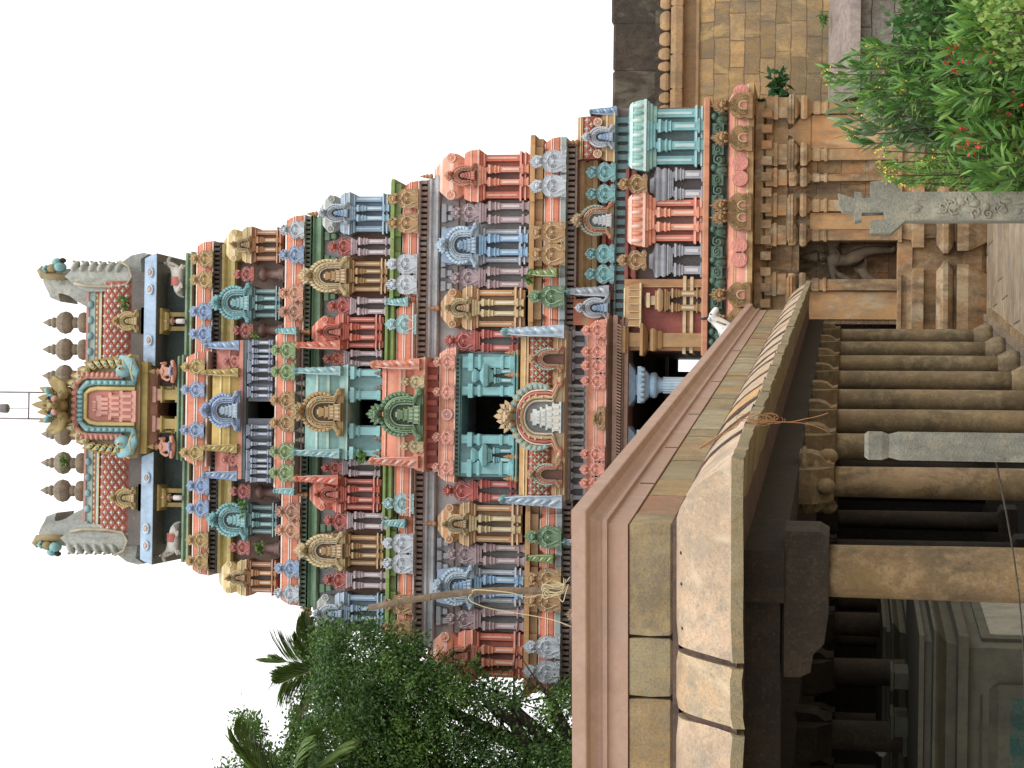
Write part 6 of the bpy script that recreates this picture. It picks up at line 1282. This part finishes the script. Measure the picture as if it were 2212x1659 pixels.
# ---------------- big dark tree behind the hall, left of the tower
TREE = leafmat('tree_leaf', (24, 54, 24), (66, 98, 42), .5, .25); TREE2 = leafmat('tree_leaf_light', (54, 90, 36), (98, 130, 56), .5, .3)
def tree(label, poly, n, Y, dy, mats, trunk, branches, nl=150, rr=.42, L=.10, w=.022, thin=None, group='trees left of the tower', droop=.5, name='leafy_tree'):
    e = thing(name, label, 'tree', (P(1700, trunk, Y).x, Y, 0), 0, group); lb = MB(); vs = [p[0] for p in poly]; ys = [p[1] for p in poly]; cl = []
    while len(cl) < n:
        v, y = random.uniform(min(vs), max(vs)), random.uniform(min(ys), max(ys))
        if inpoly(v, y, poly) and not (thin and random.random() < thin(v, y)): cl.append((v, y, Y+random.uniform(-dy, dy)))
    for v, y, Yc in cl:
        c = P(v, y, Yc); r = rr*random.uniform(.6, 1.15); m = 1 if random.random() < .28 else 0; ph = random.uniform(0, 6.28)
        for k in range(nl):
            q = Vector((random.gauss(0, .5), random.gauss(0, .5), random.gauss(0, .42))); p = c+q*r; d = Vector((q.x+random.gauss(0, .5), q.y+random.gauss(0, .5), random.gauss(-droop, .6))); leafq(lb, p, d, L*random.uniform(.6, 1.3), w*random.uniform(.8, 1.2), m if random.random() < .8 else 1-m)
    part('crown', lb, mats, e)
    tb = MB(); tx = P(1500, trunk, Y).x; pts = [Vector((tx, Y, 0)), Vector((tx+.1, Y, 2.5)), Vector((tx-.1, Y, 5))]; tb.tube(pts, [.45, .36, .3], 12)
    for pth in branches:
        q = [pts[-1]]+[P(v, y, Y+dz) for v, y, dz in pth]; N = len(q); tb.tube(q, [.22*(1-i/N)+.03 for i in range(N)], 8)
        for k in range(1, N):                            # twigs
            for _ in range(3): d = Vector((random.gauss(0, 1), random.gauss(0, 1), random.gauss(.3, .8))); tb.tube([q[k], q[k]+d*.4, q[k]+d*.9+Vector((0, 0, -.1))], [.035, .02, .008], 5)
    part('trunk', tb, stone('dark_bark', [(50, 42, 34), (38, 34, 28), (64, 54, 42)], 4), e)
random.seed(33)
P1 = [(690, 1400), (700, 1362), (790, 1360), (840, 1378), (900, 1392), (935, 1425), (985, 1465), (1040, 1475), (1090, 1480), (1150, 1488), (1260, 1500), (1290, 1760), (1290, 1980), (600, 1980), (560, 1800), (640, 1700), (660, 1600), (680, 1500), (672, 1440)]
def th1(v, y): return .62 if (v > 1000 and y < 1600) else (.3 if v > 1080 else 0)
tree('large dark spreading tree with drooping fine foliage, touching the left corner pavilions of the tower', P1, 820, 41.5, 1.5, [TREE, TREE2], 1740, [[(1250, 1660, 0), (1180, 1600, .2), (1120, 1540, 0), (1080, 1500, .3)], [(1200, 1640, .4), (1080, 1590, 0), (980, 1540, .5), (900, 1480, .3)], [(1180, 1700, -.4), (1000, 1680, 0), (850, 1600, .2), (760, 1540, 0)], [(1230, 1600, .2), (1200, 1540, .2), (1190, 1505, 0)], [(1150, 1760, 0), (950, 1780, 0), (760, 1740, 0)], [(1140, 1620, 0), (1110, 1560, 0), (1050, 1520, 0)]], 185, .42, .10, .023, th1)
P2 = [(560, 1690), (625, 1600), (640, 1520), (632, 1505), (655, 1490), (680, 1540), (690, 1700), (700, 2000), (430, 2000), (480, 1790), (470, 1680), (478, 1650), (500, 1640), (515, 1668), (530, 1600), (512, 1556), (540, 1545), (552, 1580), (566, 1612), (582, 1670), (590, 1690)]
tree('paler leafy tree rising behind the dark one at the far left', P2, 150, 46.5, 1.2, [TREE2, TREE], 1790, [[(900, 1740, 0), (760, 1720, 0)], [(860, 1690, 0), (760, 1660, 0)]], 130, .36, .13, .03, None, droop=.1)
# coconut palms
def palm(label, crown, Y, fr, n0, tag_=None):
    c = P(crown[0], crown[1], Y); e = thing('coconut_palm', label, 'palm tree', (c.x, Y, 0), 0, 'coconut palms behind the tree'); b = MB(); b.tube([Vector((c.x+.3, Y, 0)), Vector((c.x+.1, Y, c.z*.5)), c], [.18, .14, .11], 10); part('trunk', b, BRN, e)
    for v, y, dy in fr:
        T = P(v, y, Y+dy); mid = c.lerp(T, .5)+Vector((0, 0, (T-c).length*.16)); b = MB(); N = 40; pts = [(c*(1-t)*(1-t)+mid*2*t*(1-t)+T*t*t) for t in [i/N for i in range(N+1)]]
        b.tube(pts, [.03*(1-i/N)+.006 for i in range(N+1)], 5, 1)
        for i in range(2, N):
            d = (pts[i+1]-pts[i]).normalized(); sd_ = d.cross(Vector((0, 0, 1)))
            if sd_.length < .1: sd_ = Vector((1, 0, 0))
            sd_.normalize(); t = i/N; LL = (.35+.65*math.sin(math.pi*(.12+.85*t)))*.95
            for s_ in (-1, 1):
                for jj in (0, .5): p = pts[i].lerp(pts[i+1], jj); leafq(b, p, d*1.0+sd_*s_*.75+Vector((0, random.gauss(0, .08), -.12-random.random()*.2)), LL*random.uniform(.85, 1.1), .036, 0, Vector((0, 0, 1)), .2, 3)
        part('frond', b, [leafmat('palm_leaf', (58, 88, 40), (110, 134, 72), .4), paint((120, 116, 60), .6, .2)], e)
palm('coconut palm whose spiky fronds show above the dark tree next to the tower', (705, 1440), 44.5, [(640, 1370, -.5), (655, 1430, .3), (590, 1425, 0), (610, 1475, -.4), (648, 1520, .3), (690, 1350, .2), (740, 1360, 0), (700, 1530, -.6), (760, 1500, 0), (660, 1345, .6)], 0)
palm('coconut palm at the far left with pale arching fronds against the foliage', (640, 1720), 39.0, [(505, 1590, -.3), (545, 1640, 0), (655, 1600, -.4), (735, 1612, 0), (560, 1700, .4), (700, 1660, -.2), (520, 1780, 0), (600, 1850, 0)], 0)
